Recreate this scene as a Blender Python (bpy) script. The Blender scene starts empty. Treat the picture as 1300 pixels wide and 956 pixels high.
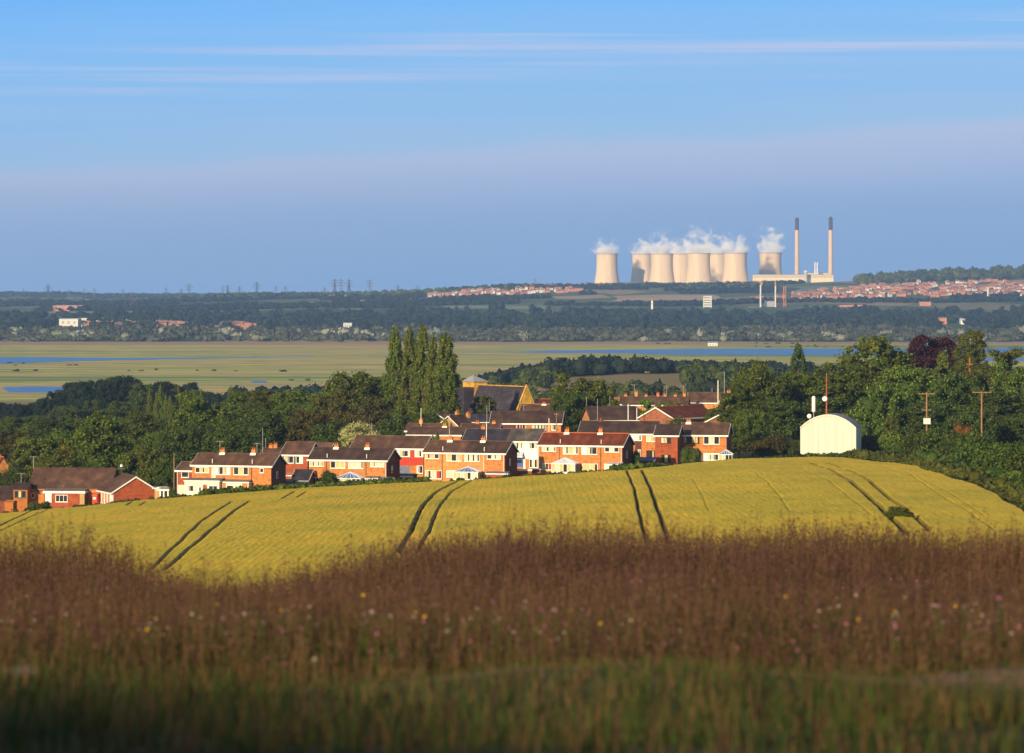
import bpy, math, random
import numpy as np
from mathutils import Vector, Matrix
random.seed(7); RNG = np.random.default_rng(7)
R = math.radians
F, CX, HY = 5200.0, 650.0, 352.0            # focal length in photo pixels, principal column, eye-level row
scene = bpy.context.scene
C = scene.collection

def pw(px, py, Y):                            # a photograph position seen at distance Y -> world point
    return Vector(((px-CX)/F*Y, Y, -(py-HY)/F*Y))

# ------------------------------------------------------------------ materials
def new_mat(name):
    m = bpy.data.materials.new(name); m.use_nodes = True
    nt = m.node_tree; b = nt.nodes['Principled BSDF']
    return m, nt, b
def noise(nt, scale, detail=4, vec=None, rough=.6):
    n = nt.nodes.new('ShaderNodeTexNoise'); n.inputs['Scale'].default_value = scale
    n.inputs['Detail'].default_value = detail; n.inputs['Roughness'].default_value = rough
    if vec is not None: nt.links.new(vec, n.inputs['Vector'])
    return n
def ramp(nt, fac, stops):
    r = nt.nodes.new('ShaderNodeValToRGB'); e = r.color_ramp.elements
    while len(e) < len(stops): e.new(.5)
    for i, (p, c) in enumerate(stops):
        e[i].position = p; e[i].color = (*c, 1)
    nt.links.new(fac, r.inputs[0]); return r
def mixc(nt, fac, a, b, mode='MIX'):
    m = nt.nodes.new('ShaderNodeMix'); m.data_type = 'RGBA'; m.blend_type = mode
    for s, v in ((0, fac), (6, a), (7, b)):
        if isinstance(v, bpy.types.NodeSocket): nt.links.new(v, m.inputs[s])
        elif s == 0: m.inputs[0].default_value = v
        else: m.inputs[s].default_value = (*v, 1)
    return m.outputs[2]
def mathn(nt, op, a, b=None):
    m = nt.nodes.new('ShaderNodeMath'); m.operation = op
    for i, v in enumerate((a, b)):
        if v is None: continue
        if isinstance(v, bpy.types.NodeSocket): nt.links.new(v, m.inputs[i])
        else: m.inputs[i].default_value = v
    return m.outputs[0]
def coord(nt, scale=(1,1,1), rot=(0,0,0)):
    t = nt.nodes.new('ShaderNodeTexCoord'); mp = nt.nodes.new('ShaderNodeMapping')
    mp.inputs['Scale'].default_value = scale; mp.inputs['Rotation'].default_value = rot
    nt.links.new(t.outputs['Object'], mp.inputs[0]); return mp.outputs[0]
def plain(name, c, var=.25, scale=1.5, rough=.8, bump=0, stretch=(1,1,1), spec=.3):
    m, nt, b = new_mat(name)
    v = coord(nt, stretch)
    n1 = noise(nt, scale, 5, v); n2 = noise(nt, scale*7, 3, v)
    lo = tuple(x*(1-var) for x in c); hi = tuple(min(1, x*(1+var)) for x in c)
    r = ramp(nt, n1.outputs[0], [(.3, lo), (.7, hi)])
    r2 = ramp(nt, n2.outputs[0], [(.35, (1-var*.6,)*3), (.65, (1,1,1))])
    nt.links.new(mixc(nt, 1, r.outputs[0], r2.outputs[0], 'MULTIPLY'), b.inputs['Base Color'])
    b.inputs['Roughness'].default_value = rough; b.inputs['Specular IOR Level'].default_value = spec
    if bump:
        bp = nt.nodes.new('ShaderNodeBump'); bp.inputs['Strength'].default_value = bump; bp.inputs['Distance'].default_value = .1
        nt.links.new(n2.outputs[0], bp.inputs['Height']); nt.links.new(bp.outputs[0], b.inputs['Normal'])
    return m
def brick(name, c, c2, mortar=(.42,.26,.13)):
    m, nt, b = new_mat(name)
    v = coord(nt, (1,1,1), (R(90),0,0))
    br = nt.nodes.new('ShaderNodeTexBrick'); nt.links.new(v, br.inputs['Vector'])
    br.inputs['Color1'].default_value = (*c,1); br.inputs['Color2'].default_value = (*c2,1); br.inputs['Mortar'].default_value = (*mortar,1)
    br.inputs['Scale'].default_value = 1; br.inputs['Brick Width'].default_value = .45; br.inputs['Row Height'].default_value = .15
    br.inputs['Mortar Size'].default_value = .012
    n1 = noise(nt, 1.3, 5); n1b = ramp(nt, n1.outputs[0], [(.3,(.66,.6,.56)),(.5,(.95,.95,.95)),(.72,(1.12,1.1,1.05))])
    nt.links.new(coord(nt), n1.inputs['Vector'])
    nt.links.new(mixc(nt, 1, br.outputs[0], n1b.outputs[0], 'MULTIPLY'), b.inputs['Base Color'])
    b.inputs['Roughness'].default_value = .9; b.inputs['Specular IOR Level'].default_value = .15
    return m
def tile(name, c, moss=.35):
    m, nt, b = new_mat(name)
    w = nt.nodes.new('ShaderNodeTexWave'); w.wave_type = 'BANDS'; w.bands_direction = 'Y'; w.inputs['Scale'].default_value = 1.1
    w.inputs['Distortion'].default_value = .6; nt.links.new(coord(nt), w.inputs['Vector'])
    wr = ramp(nt, w.outputs['Fac'], [(0,(.72,.72,.72)),(.5,(1,1,1))])
    n1 = noise(nt, .55, 6, coord(nt, (1,.5,1))); lo = tuple(x*.55 for x in c); hi = (c[0]*1.75,c[1]*1.75,c[2]*1.5)
    r = ramp(nt, n1.outputs[0], [(.3, lo), (.52, c), (.72, hi)])
    n2 = noise(nt, 5, 4, coord(nt)); r2 = ramp(nt, n2.outputs[0], [(.35,(.75,.75,.75)),(.65,(1.15,1.12,1.05))])
    col = mixc(nt, 1, r.outputs[0], r2.outputs[0], 'MULTIPLY')
    nt.links.new(mixc(nt, 1, col, wr.outputs[0], 'MULTIPLY'), b.inputs['Base Color'])
    bp = nt.nodes.new('ShaderNodeBump'); bp.inputs['Strength'].default_value = .5; bp.inputs['Distance'].default_value = .05
    nt.links.new(w.outputs['Fac'], bp.inputs['Height']); nt.links.new(bp.outputs[0], b.inputs['Normal'])
    b.inputs['Roughness'].default_value = .85; b.inputs['Specular IOR Level'].default_value = .2
    return m
def leaf(name, c, c2, rnd=.45, trans=.25):
    m, nt, b = new_mat(name)
    a = nt.nodes.new('ShaderNodeAttribute'); a.attribute_name = 'rnd'
    n1 = noise(nt, .55, 4, coord(nt))
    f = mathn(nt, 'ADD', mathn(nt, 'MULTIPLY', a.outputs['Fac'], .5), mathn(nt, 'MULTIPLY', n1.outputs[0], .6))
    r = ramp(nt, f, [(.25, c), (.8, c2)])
    oi = nt.nodes.new('ShaderNodeObjectInfo')
    hs = nt.nodes.new('ShaderNodeHueSaturation'); nt.links.new(r.outputs[0], hs.inputs['Color'])
    nt.links.new(mathn(nt, 'ADD', mathn(nt, 'MULTIPLY', oi.outputs['Random'], .03), .485), hs.inputs['Hue'])
    nt.links.new(mathn(nt, 'ADD', mathn(nt, 'MULTIPLY', oi.outputs['Random'], rnd), 1-rnd/2), hs.inputs['Value'])
    nt.links.new(hs.outputs[0], b.inputs['Base Color'])
    b.inputs['Roughness'].default_value = .7; b.inputs['Specular IOR Level'].default_value = .15
    if trans:
        t = nt.nodes.new('ShaderNodeBsdfTranslucent'); nt.links.new(hs.outputs[0], t.inputs[0])
        mx = nt.nodes.new('ShaderNodeMixShader'); mx.inputs[0].default_value = trans
        nt.links.new(b.outputs[0], mx.inputs[1]); nt.links.new(t.outputs[0], mx.inputs[2])
        nt.links.new(mx.outputs[0], nt.nodes['Material Output'].inputs[0])
    return m
def flat_gloss(name, c, rough=.1, spec=.5):
    m, nt, b = new_mat(name); n = noise(nt, 2.0, 3, coord(nt))
    r = ramp(nt, n.outputs[0], [(.3, tuple(x*.7 for x in c)), (.7, tuple(min(1,x*1.25) for x in c))])
    nt.links.new(r.outputs[0], b.inputs['Base Color'])
    b.inputs['Roughness'].default_value = rough; b.inputs['Specular IOR Level'].default_value = spec
    return m
M = {}
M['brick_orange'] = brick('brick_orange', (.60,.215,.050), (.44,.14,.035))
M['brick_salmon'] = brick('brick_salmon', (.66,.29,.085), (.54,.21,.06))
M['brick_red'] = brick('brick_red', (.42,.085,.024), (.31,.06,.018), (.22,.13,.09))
M['brick_dark'] = brick('brick_dark', (.24,.07,.035), (.18,.05,.028), (.15,.09,.07))  # dark brick; on right gables and back walls it carries painted shade
M['sandstone'] = plain('sandstone', (.62,.34,.05), .35, .6, .9, .4)
M['tile_brown'] = tile('tile_brown', (.125,.068,.047))
M['tile_dark'] = tile('tile_dark', (.07,.042,.036))
M['tile_red'] = tile('tile_red', (.16,.042,.022))
M['tile_slate'] = tile('tile_slate', (.05,.043,.06))
M['tile_grey'] = tile('tile_grey', (.11,.092,.085))
M['white'] = plain('white', (.78,.76,.70), .08, 2, .5)
M['cream'] = plain('cream', (.72,.66,.50), .10, 1, .7)
M['barn_white'] = plain('barn_white', (.60,.58,.49), .14, .6, .6, 0, (5,1,.12))
M['barn_roof'] = plain('barn_roof', (.30,.25,.24), .25, .5, .6, 0, (3,1,1))
M['glass'] = flat_gloss('glass', (.03,.03,.035), .05, .8)
M['curtain'] = plain('curtain', (.55,.47,.22), .3, 3, .7, 0, (6,6,1))
M['curtain_pale'] = plain('curtain_pale', (.55,.55,.42), .2, 3, .7, 0, (6,6,1))
M['conservatory_glass'] = flat_gloss('conservatory_glass', (.10,.16,.36), .08, .8)
M['poly_roof'] = plain('poly_roof', (.50,.55,.66), .12, 1, .4)
M['felt'] = plain('felt', (.20,.17,.15), .25, 1, .9)
M['felt_blue'] = plain('felt_blue', (.16,.17,.24), .25, 1, .8)
M['tile_hung'] = plain('tile_hung', (.48,.04,.015), .25, 3, .7)
M['maroon'] = plain('maroon', (.12,.035,.03), .3, 3, .8)
M['wood_orange'] = plain('wood_orange', (.42,.14,.03), .35, 2, .85, .2, (5,5,1))
M['wood_pole'] = plain('wood_pole', (.26,.15,.07), .3, 1, .9, .2, (4,4,.5))
M['terracotta'] = plain('terracotta', (.50,.13,.035), .2, 5, .8)
M['blue_paint'] = plain('blue_paint', (.03,.09,.38), .15, 2, .5)
M['teal_paint'] = plain('teal_paint', (.03,.22,.17), .15, 2, .6)
M['red_paint'] = plain('red_paint', (.50,.04,.02), .15, 2, .6)
M['tan_paint'] = plain('tan_paint', (.42,.26,.10), .15, 2, .7)
M['metal_grey'] = plain('metal_grey', (.34,.34,.34), .15, 2, .5)
M['metal_dark'] = plain('metal_dark', (.07,.07,.08), .15, 2, .5)
M['rust_mast'] = plain('rust_mast', (.45,.09,.03), .2, 2, .6)
M['concrete_tower'] = plain('concrete_tower', (.76,.57,.37), .15, .022, .9, 0, (1.6,1.6,.12))
M['chimney_tan'] = plain('chimney_tan', (.64,.46,.30), .12, .03, .9)
M['concrete_band'] = plain('concrete_band', (.42,.33,.26), .12, .02, .9)
M['chimney_dark'] = plain('chimney_dark', (.06,.05,.06), .2, .03, .9)
M['pale_clad'] = plain('pale_clad', (.72,.60,.38), .08, .02, .8)
M['pale_panel'] = plain('pale_panel', (.62,.60,.55), .08, .05, .8)
M['far_red'] = plain('far_red', (.50,.20,.12), .3, .06, .9)
M['far_roof'] = plain('far_roof', (.46,.20,.13), .4, .05, .9)
M['far_roof_grey'] = plain('far_roof_grey', (.20,.13,.12), .3, .05, .9)
M['bark'] = plain('bark', (.13,.075,.045), .35, 2, .95, .4, (3,3,.6))
M['bark_far'] = M['bark']
M['leaf_green'] = leaf('leaf_green', (.017,.038,.006), (.165,.205,.020))
M['leaf_dark'] = leaf('leaf_dark', (.013,.028,.007), (.115,.150,.019))
M['leaf_olive'] = leaf('leaf_olive', (.026,.040,.006), (.165,.175,.020))
M['leaf_brown'] = leaf('leaf_brown', (.026,.026,.007), (.135,.115,.020))
M['leaf_poplar'] = leaf('leaf_poplar', (.035,.062,.008), (.19,.215,.024), .15)
M['leaf_maroon'] = leaf('leaf_maroon', (.022,.008,.010), (.085,.022,.026))
M['leaf_blossom'] = leaf('leaf_blossom', (.14,.16,.04), (.62,.55,.26))
M['leaf_bright'] = leaf('leaf_bright', (.05,.11,.010), (.15,.24,.03))
M['leaf_hedge'] = leaf('leaf_hedge', (.018,.036,.005), (.10,.135,.013))
M['leaf_orange'] = leaf('leaf_orange', (.16,.07,.012), (.34,.17,.02))
M['leaf_blue'] = leaf('leaf_blue', (.007,.017,.012), (.034,.054,.028))
M['leaf_willow'] = leaf('leaf_willow', (.040,.058,.032), (.15,.155,.09))

# ------------------------------------------------------------------ mesh helpers
class MB:
    def __init__(s): s.v = []; s.f = []; s.mi = []; s.mats = []
    def m(s, mat):
        if mat not in s.mats: s.mats.append(mat)
        return s.mats.index(mat)
    def face(s, pts, mat):
        k = len(s.v); s.v += [tuple(p) for p in pts]; s.f.append(tuple(range(k, k+len(pts)))); s.mi.append(s.m(mat))
    def box(s, x0,y0,z0,x1,y1,z1, mat):
        k = len(s.v); s.v += [(x,y,z) for z in (z0,z1) for y in (y0,y1) for x in (x0,x1)]
        i = s.m(mat)
        for q in ((0,2,3,1),(4,5,7,6),(0,1,5,4),(2,6,7,3),(0,4,6,2),(1,3,7,5)):
            s.f.append(tuple(k+a for a in q)); s.mi.append(i)
    def prism(s, poly, d, mat):                # poly: list of 3-D points, extruded by vector d
        n = len(poly); k = len(s.v); d = Vector(d)
        s.v += [tuple(p) for p in poly] + [tuple(Vector(p)+d) for p in poly]; i = s.m(mat)
        s.f.append(tuple(range(k, k+n))[::-1]); s.mi.append(i)
        s.f.append(tuple(range(k+n, k+2*n))); s.mi.append(i)
        for a in range(n):
            b = (a+1) % n; s.f.append((k+a, k+b, k+n+b, k+n+a)); s.mi.append(i)
    def bar(s, a, b, r, mat, seg=6, r2=None):
        a = Vector(a); b = Vector(b); r2 = r if r2 is None else r2
        d = (b-a).normalized(); u = d.orthogonal().normalized(); w = d.cross(u)
        k = len(s.v); i = s.m(mat)
        for p, rr in ((a, r), (b, r2)):
            for q in range(seg):
                t = 2*math.pi*q/seg; s.v.append(tuple(p + (u*math.cos(t)+w*math.sin(t))*rr))
        for q in range(seg):
            n = (q+1) % seg; s.f.append((k+q, k+n, k+seg+n, k+seg+q)); s.mi.append(i)
        s.f.append(tuple(range(k, k+seg))[::-1]); s.mi.append(i)
        s.f.append(tuple(range(k+seg, k+2*seg))); s.mi.append(i)
    def lathe(s, prof, mat, seg=48, c=(0,0)):  # prof: (radius, z)
        k = len(s.v); i = s.m(mat)
        for r, z in prof:
            for q in range(seg):
                t = 2*math.pi*q/seg; s.v.append((c[0]+r*math.cos(t), c[1]+r*math.sin(t), z))
        for a in range(len(prof)-1):
            for q in range(seg):
                n = (q+1) % seg; s.f.append((k+a*seg+q, k+a*seg+n, k+(a+1)*seg+n, k+(a+1)*seg+q)); s.mi.append(i)
    def build(s, name, parent=None, loc=None, smooth=False):
        me = bpy.data.meshes.new(name); me.from_pydata(s.v, [], s.f); me.update()
        for m in s.mats: me.materials.append(M[m])
        me.polygons.foreach_set('material_index', s.mi)
        if smooth: me.polygons.foreach_set('use_smooth', [True]*len(s.f))
        o = bpy.data.objects.new(name, me); C.objects.link(o)
        if parent: o.parent = parent
        if loc is not None: o.location = loc
        return o
def np_mesh(name, verts, quads, mat, rnd=None, mat_idx=None, smooth=False):
    me = bpy.data.meshes.new(name); nv, nq = len(verts), len(quads)
    me.vertices.add(nv); me.vertices.foreach_set('co', np.asarray(verts, np.float32).ravel())
    me.loops.add(nq*4); me.loops.foreach_set('vertex_index', np.asarray(quads, np.int32).ravel())
    me.polygons.add(nq); me.polygons.foreach_set('loop_start', np.arange(nq, dtype=np.int32)*4)
    me.polygons.foreach_set('loop_total', np.full(nq, 4, np.int32))
    for m in ([mat] if isinstance(mat, str) else mat): me.materials.append(M[m])
    if mat_idx is not None: me.polygons.foreach_set('material_index', np.asarray(mat_idx, np.int32))
    if smooth: me.polygons.foreach_set('use_smooth', np.ones(nq, bool))
    if rnd is not None:
        at = me.attributes.new('rnd', 'FLOAT', 'FACE'); at.data.foreach_set('value', np.asarray(rnd, np.float32))
    me.update(calc_edges=True); me.validate()
    return me
def tag(o, label=None, cat=None, group=None, kind=None):
    for k, v in (('label', label), ('category', cat), ('group', group), ('kind', kind)):
        if v: o[k] = v
    return o
def empty(name, loc, rz=0, label=None, cat=None, group=None):
    o = bpy.data.objects.new(name, None); C.objects.link(o); o.empty_display_size = .5
    o.location = loc; o.rotation_euler = (0,0,rz); return tag(o, label, cat, group)
def copy_tree(o, parent=None):
    c = o.copy(); C.objects.link(c)
    if parent: c.parent = parent
    for ch in o.children: copy_tree(ch, c)
    return c

# ------------------------------------------------------------------ terrain
Z690X = [-130,-86,-60,-33,-7,20,40,66,100]; Z690Z = [-41,-39.3,-37.0,-35.4,-34.1,-32.4,-31.5,-31.9,-32.6]
def zfield(x, Y):
    x = np.asarray(x, float); Y = np.asarray(Y, float)
    return np.interp(x, Z690X, Z690Z) - .024*(Y-690)
def field_end(x): return np.interp(x, [-130,-70,-40,20,42,56,60], [668,668,690,690,742,764,764])
PX8 = [0,300,600,750,950,1100,1200,1300]
def tab(pxs, pys):
    return lambda px, x, Y: -(np.interp(px, pxs, pys)-HY)/F*Y
def con(z): return lambda px, x, Y: np.full_like(x, z)
bank_top = ([0,100,150,200,250,330,400,470,550,650,800,1000,1300], [692,683,690,712,734,746,730,704,680,664,668,666,661])
def crest(z): return lambda px, x, Y: z*(1+.16*np.sin(x*.11+1)+.09*np.sin(x*.33)+.05*np.sin(x*.9))  # added hill behind the camera, its height shaped to shade the near grass
ROWS = [(-400, con(60)), (-120, con(30)), (-45, crest(15.9)), (-28, crest(9.8)), (-12, crest(2.9)), (-4, con(-1.2)), (0, con(-1.65)), (14, con(-1.68)),
        (19, con(-1.86)), (26, con(-2.4)), (32, con(-3.0)),
        (45, tab(bank_top[0], [v+94 for v in bank_top[1]])), (50, tab(bank_top[0], [v+110 for v in bank_top[1]])),
        (90, con(-9.5)), (250, con(-21.5)), (330, lambda px,x,Y: zfield(x,Y)-.75), (690, lambda px,x,Y: zfield(x,Y)-.75),
        (745, tab([0,200,400,600,800,950,1050,1150,1300], [656,640,624.5,611.5,599,591,585.5,584,584])),
        (900, tab([0,300,600,900,1300], [610,590,578,566,566])), (1000, tab([0,300,600,900,1300], [604,580,556,550,556])),
        (1300, tab([0,400,900,1300], [585,570,552,552])), (1700, tab([0,400,600,1300], [560,552,540,530])),
        (1900, tab([0,450,640,700,880,1000,1300], [542,540,512,490,488,500,510])),
        (2120, tab([0,450,600,680,800,880,1000,1300], [523,521,497,481,473,474,482,490])),
        (2350, con(-69)), (2500, con(-70)), (4400, con(-70)), (5600, con(-70)), (6400, con(-64)),
        (7200, tab(PX8, [397,394,389,389,386,385,385,385])), (8200, tab(PX8, [390,386,377,371,369,366,365,364])),
        (9200, tab([0,150,300,450,600,650,750,950,1100,1200,1300], [384,385,376.5,375,368,365,364.5,362,356,349,345])), (10500, tab(PX8, [383,382,379,377,376,370,366,362])),
        (12000, tab([0,95,125,240,300,1300],[373.5,374,378,378,376,376])), (15000, con(-67)), (17500, con(-80))]
RY = np.array([r[0] for r in ROWS], float)
def terrain(x, Y):
    x = np.atleast_1d(np.asarray(x, float)); Y = np.atleast_1d(np.asarray(Y, float))
    px = np.clip(CX + F*x/np.maximum(Y, 14), -250, 1550)
    zs = np.stack([r[1](CX + F*x/np.maximum(r[0], 14) if r[0] < 700 else px, x, np.full_like(x, max(r[0], 1))) for r in ROWS])
    k = np.clip(np.searchsorted(RY, Y)-1, 0, len(RY)-2); t = np.clip((Y-RY[k])/(RY[k+1]-RY[k]), 0, 1)
    i = np.arange(len(x)); z = zs[k,i]*(1-t)+zs[k+1,i]*t
    z = z + np.where((Y > 15) & (Y < 60), .05*np.sin(x*2.1+Y*.7)+.04*np.sin(x*.9-Y*1.3), 0)
    return z
def ground(x, Y): return float(terrain(x, Y)[0])
def solve_field(px, py):                      # where the sight line meets the crop
    lo, hi = 300., 800.
    for _ in range(50):
        m = (lo+hi)/2; x = (px-CX)/F*m
        if float(zfield(x, m)) > -(py-HY)/F*m: hi = m
        else: lo = m
    return (px-CX)/F*lo, lo

ys = np.unique(np.concatenate([np.arange(-400,-60,20), np.arange(-60,12,2), np.arange(12,60,.6), np.arange(60,330,10), np.arange(330,800,6),
     np.arange(800,2600,20), np.arange(2600,4400,60), np.arange(4400,10500,50), np.arange(10500,17501,250)]))
NU = 241
u = np.linspace(-1,1,NU); half = 70+.22*np.maximum(ys,0)
X = u[None,:]*half[:,None]; YY = np.repeat(ys[:,None], NU, 1)
Z = terrain(X.ravel(), YY.ravel()).reshape(X.shape)
V = np.stack([X,YY,Z], -1).reshape(-1,3)
def grid_quads(nr, nc):
    a = (np.arange(nr-1)[:,None]*nc + np.arange(nc-1)[None,:]).ravel()
    return np.stack([a, a+1, a+nc+1, a+nc], 1)
def terrain_mat():
    m, nt, b = new_mat('ground'); M['ground'] = m
    g = nt.nodes.new('ShaderNodeNewGeometry'); sp = nt.nodes.new('ShaderNodeSeparateXYZ'); nt.links.new(g.outputs['Position'], sp.inputs[0])
    Yc = sp.outputs['Y']
    def mp(sx, sy, sz=.01):
        q = nt.nodes.new('ShaderNodeMapping'); q.inputs['Scale'].default_value = (sx,sy,sz); nt.links.new(g.outputs['Position'], q.inputs[0]); return q.outputs[0]
    def sstep(a, b_):
        r = nt.nodes.new('ShaderNodeMapRange'); r.interpolation_type = 'SMOOTHSTEP'
        nt.links.new(Yc, r.inputs[0]); r.inputs[1].default_value = a; r.inputs[2].default_value = b_; return r.outputs[0]
    # near bank: sandy track then dark turf
    n0 = noise(nt, 1.2, 6, mp(1,1,1)); n1 = noise(nt, 14, 5, mp(1,1,1))
    turf = ramp(nt, n0.outputs[0], [(.35,(.06,.06,.02)),(.6,(.11,.09,.035)),(.75,(.2,.13,.07))])
    sand = ramp(nt, n1.outputs[0], [(.3,(.17,.10,.062)),(.7,(.30,.19,.12))])
    # a worn strip of track
    tr = nt.nodes.new('ShaderNodeMapRange'); tr.interpolation_type='SMOOTHSTEP'
    off = mathn(nt, 'ADD', Yc, mathn(nt, 'MULTIPLY', noise(nt, .7, 4, mp(1,1,1)).outputs[0], 1.6))
    d = mathn(nt, 'ABSOLUTE', mathn(nt, 'SUBTRACT', off, 19.9)); nt.links.new(d, tr.inputs[0]); tr.inputs[1].default_value=.05; tr.inputs[2].default_value=.55
    near = mixc(nt, tr.outputs[0], sand.outputs[0], turf.outputs[0])
    n2 = noise(nt, .05, 5, mp(1,1,1))
    garden = ramp(nt, n2.outputs[0], [(.3,(.03,.045,.01)),(.55,(.06,.075,.015)),(.7,(.10,.09,.03))])
    c1 = mixc(nt, sstep(60,300), near, garden.outputs[0])
    # the marsh: long straw, green and brown bands
    n3 = noise(nt, 1, 7, mp(.0016,.0085), .62); n3b = noise(nt, 1, 6, mp(.03,.06))
    marsh = ramp(nt, n3.outputs[0], [(.34,(.20,.27,.09)),(.43,(.32,.36,.09)),(.48,(.66,.52,.16)),(.53,(.33,.37,.10)),(.58,(.70,.47,.19)),(.66,(.40,.37,.12))])
    spk = ramp(nt, n3b.outputs[0], [(.35,(.72,.75,.72)),(.6,(1.05,1.05,1.0))])
    marsh2 = mixc(nt, 1, marsh.outputs[0], spk.outputs[0], 'MULTIPLY')
    pink = mixc(nt, sstep(4150,4380), marsh2, (.44,.27,.15))
    slope = mixc(nt, sstep(1750,1880), c1, mixc(nt, noise(nt,1,4,mp(.02,.05)).outputs[0], (.34,.22,.10), (.20,.19,.075)))
    c2 = mixc(nt, sstep(2250,2330), slope, pink)
    # rising farmland: hedged fields
    vo = nt.nodes.new('ShaderNodeTexVoronoi'); vo.inputs['Scale'].default_value = 1; nt.links.new(mp(.0045,.0016), vo.inputs['Vector'])
    sc = nt.nodes.new('ShaderNodeSeparateColor'); nt.links.new(vo.outputs['Color'], sc.inputs[0])
    farm = ramp(nt, sc.outputs[0], [(0,(.06,.10,.04)),(.4,(.11,.16,.06)),(.6,(.20,.20,.09)),(.8,(.40,.28,.15)),(.95,(.5,.34,.2))])
    n4 = noise(nt,1,5,mp(.02,.02)); farm2 = mixc(nt, 1, farm.outputs[0], ramp(nt, n4.outputs[0], [(.35,(.6,.65,.6)),(.65,(1,1,1))]).outputs[0], 'MULTIPLY')
    c3 = mixc(nt, sstep(4420,4480), c2, farm2)
    nt.links.new(c3, b.inputs['Base Color']); b.inputs['Roughness'].default_value = 1; b.inputs['Specular IOR Level'].default_value = .05
terrain_mat()
me = np_mesh('ground', V, grid_quads(len(ys), NU), 'ground', smooth=True)
o = bpy.data.objects.new('ground', me); C.objects.link(o); tag(o, kind='structure')

# ------------------------------------------------------------------ cereal field with wheel tracks
TRAMS = [([(317,636),(298,648),(269,672),(247,691),(227,708),(210,722)], .50), ([(294,637),(273,650),(254,663),(232,684),(208,707),(192,722)], .42),
 ([(583,610),(558.5,621.5),(548,630),(538.5,640),(531,652),(527.7,661.5),(518.5,680.6),(506,700)], .62), ([(599,610),(577,621.5),(568,630),(560,640),(553,652),(549,664),(543,677),(530,700)], .42),
 ([(796,597),(805.6,620),(812.5,654.6),(822,690)], .42), ([(815,596),(826,620),(842,665),(850,690)], .50),
 ([(1030,588),(1054,595.6),(1078,609),(1102.7,630),(1121.7,647.5),(1150,675)], .85), ([(1050,588),(1071.5,594),(1099,606),(1127,630),(1161.5,654.4),(1180,672)], .75),
 ([(1120,590),(1154.6,601),(1189,625),(1237.7,654),(1262,672)], .22), ([(1166,604),(1208,627),(1250,654)], .12),
 ([(960,600),(975,612),(992,632),(1003,650)], .13), ([(880,608),(890,625),(900,648)], .12), ([(1020,595),(1050,608),(1080,632),(1105,652)], .14),
 ([(374,624),(359,632)], .42), ([(389,624),(377,631)], .34), ([(48,646),(32.7,652),(0,667.7),(-30,682)], .42), ([(62,647),(46,653),(15,667),(-10,680)], .25),
 ([(169,636.5),(161,641)], .4), ([(186,636.5),(177,641.5)], .35)]
dx = .15
fx = np.arange(-112, 72, dx); fy = np.arange(340, 768, 1.0)
FX, FY = np.meshgrid(fx, fy)
FZ = zfield(FX, FY)
dep = np.zeros_like(FX)
for pts, w in TRAMS:
    W = [solve_field(*p) for p in pts]; W.sort(key=lambda t: t[1])
    yy = np.array([t[1] for t in W]); xx = np.array([t[0] for t in W])
    xc = np.interp(FY[:,0], yy, xx); inside = (FY[:,0] >= yy[0]-2) & (FY[:,0] <= yy[-1]+1)
    xc = xc + .04*np.sin(FY[:,0]*.11)
    dd = np.abs(FX - xc[:,None])
    dep = np.maximum(dep, np.where(inside[:,None], np.clip((w*.38+.05-dd)/.10, 0, 1), 0)*min(1,.15+w*1.6))
def smooth_noise(shape, cell, rng):
    a = rng.standard_normal((shape[0]//cell[0]+3, shape[1]//cell[1]+3))
    yi = np.arange(shape[0])/cell[0]; xi = np.arange(shape[1])/cell[1]
    y0 = yi.astype(int); x0 = xi.astype(int); ty = (yi-y0)[:,None]; tx = (xi-x0)[None,:]
    ty = ty*ty*(3-2*ty); tx = tx*tx*(3-2*tx)
    return (a[y0][:,x0]*(1-ty)*(1-tx)+a[y0+1][:,x0]*ty*(1-tx)+a[y0][:,x0+1]*(1-ty)*tx+a[y0+1][:,x0+1]*ty*tx)
FZ = FZ + .018*smooth_noise(FZ.shape, (2,3), RNG) + .035*smooth_noise(FZ.shape, (14,40), RNG) + .032*RNG.standard_normal(FZ.shape)*(1-dep)
# drill rows: faint ridges running with the wheel tracks
drift = np.interp(FX, [-90,-30,15,60], [-.034,-.010,.002,.045])
FZ += .012*np.sin((FX - drift*(FY-500)*.0)*2*math.pi/.9 + 0)
FZ -= .80*dep
keepq = (FY[:-1,:-1] < field_end(FX[:-1,:-1]) + .8*np.sin(FX[:-1,:-1]*.9)) & (FX[:-1,:-1] < np.interp(FY[:-1,:-1], [340,400,450,560,700,768],[52,54,56.5,64.5,68.5,61]) + .25*np.sin(FY[:-1,:-1]*.11))
q = grid_quads(len(fy), len(fx))[keepq.ravel()]
m, nt, b = new_mat('crop'); M['crop'] = m
at = nt.nodes.new('ShaderNodeAttribute'); at.attribute_name = 'rnd'
nA = noise(nt, .05, 5, coord(nt, (1,.6,1))); nB = noise(nt, 1.2, 5, coord(nt, (2.6,.07,1))); nC = noise(nt, .35, 5, coord(nt,(1,.15,1),(0,0,R(2))))
cA = ramp(nt, nA.outputs[0], [(.3,(.56,.43,.018)),(.5,(.72,.50,.022)),(.75,(.86,.53,.030))])
cB = ramp(nt, nB.outputs[0], [(.3,(.80,.83,.7)),(.6,(1.05,1.03,1))]); cC = ramp(nt, nC.outputs[0], [(.3,(.86,.9,.8)),(.65,(1.04,1.02,1))])
cc = mixc(nt, 1, mixc(nt, 1, cA.outputs[0], cB.outputs[0], 'MULTIPLY'), cC.outputs[0], 'MULTIPLY')
nt.links.new(mixc(nt, at.outputs['Fac'], cc, (.030,.026,.010)), b.inputs['Base Color'])
b.inputs['Roughness'].default_value = .8; b.inputs['Specular IOR Level'].default_value = .1
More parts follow.
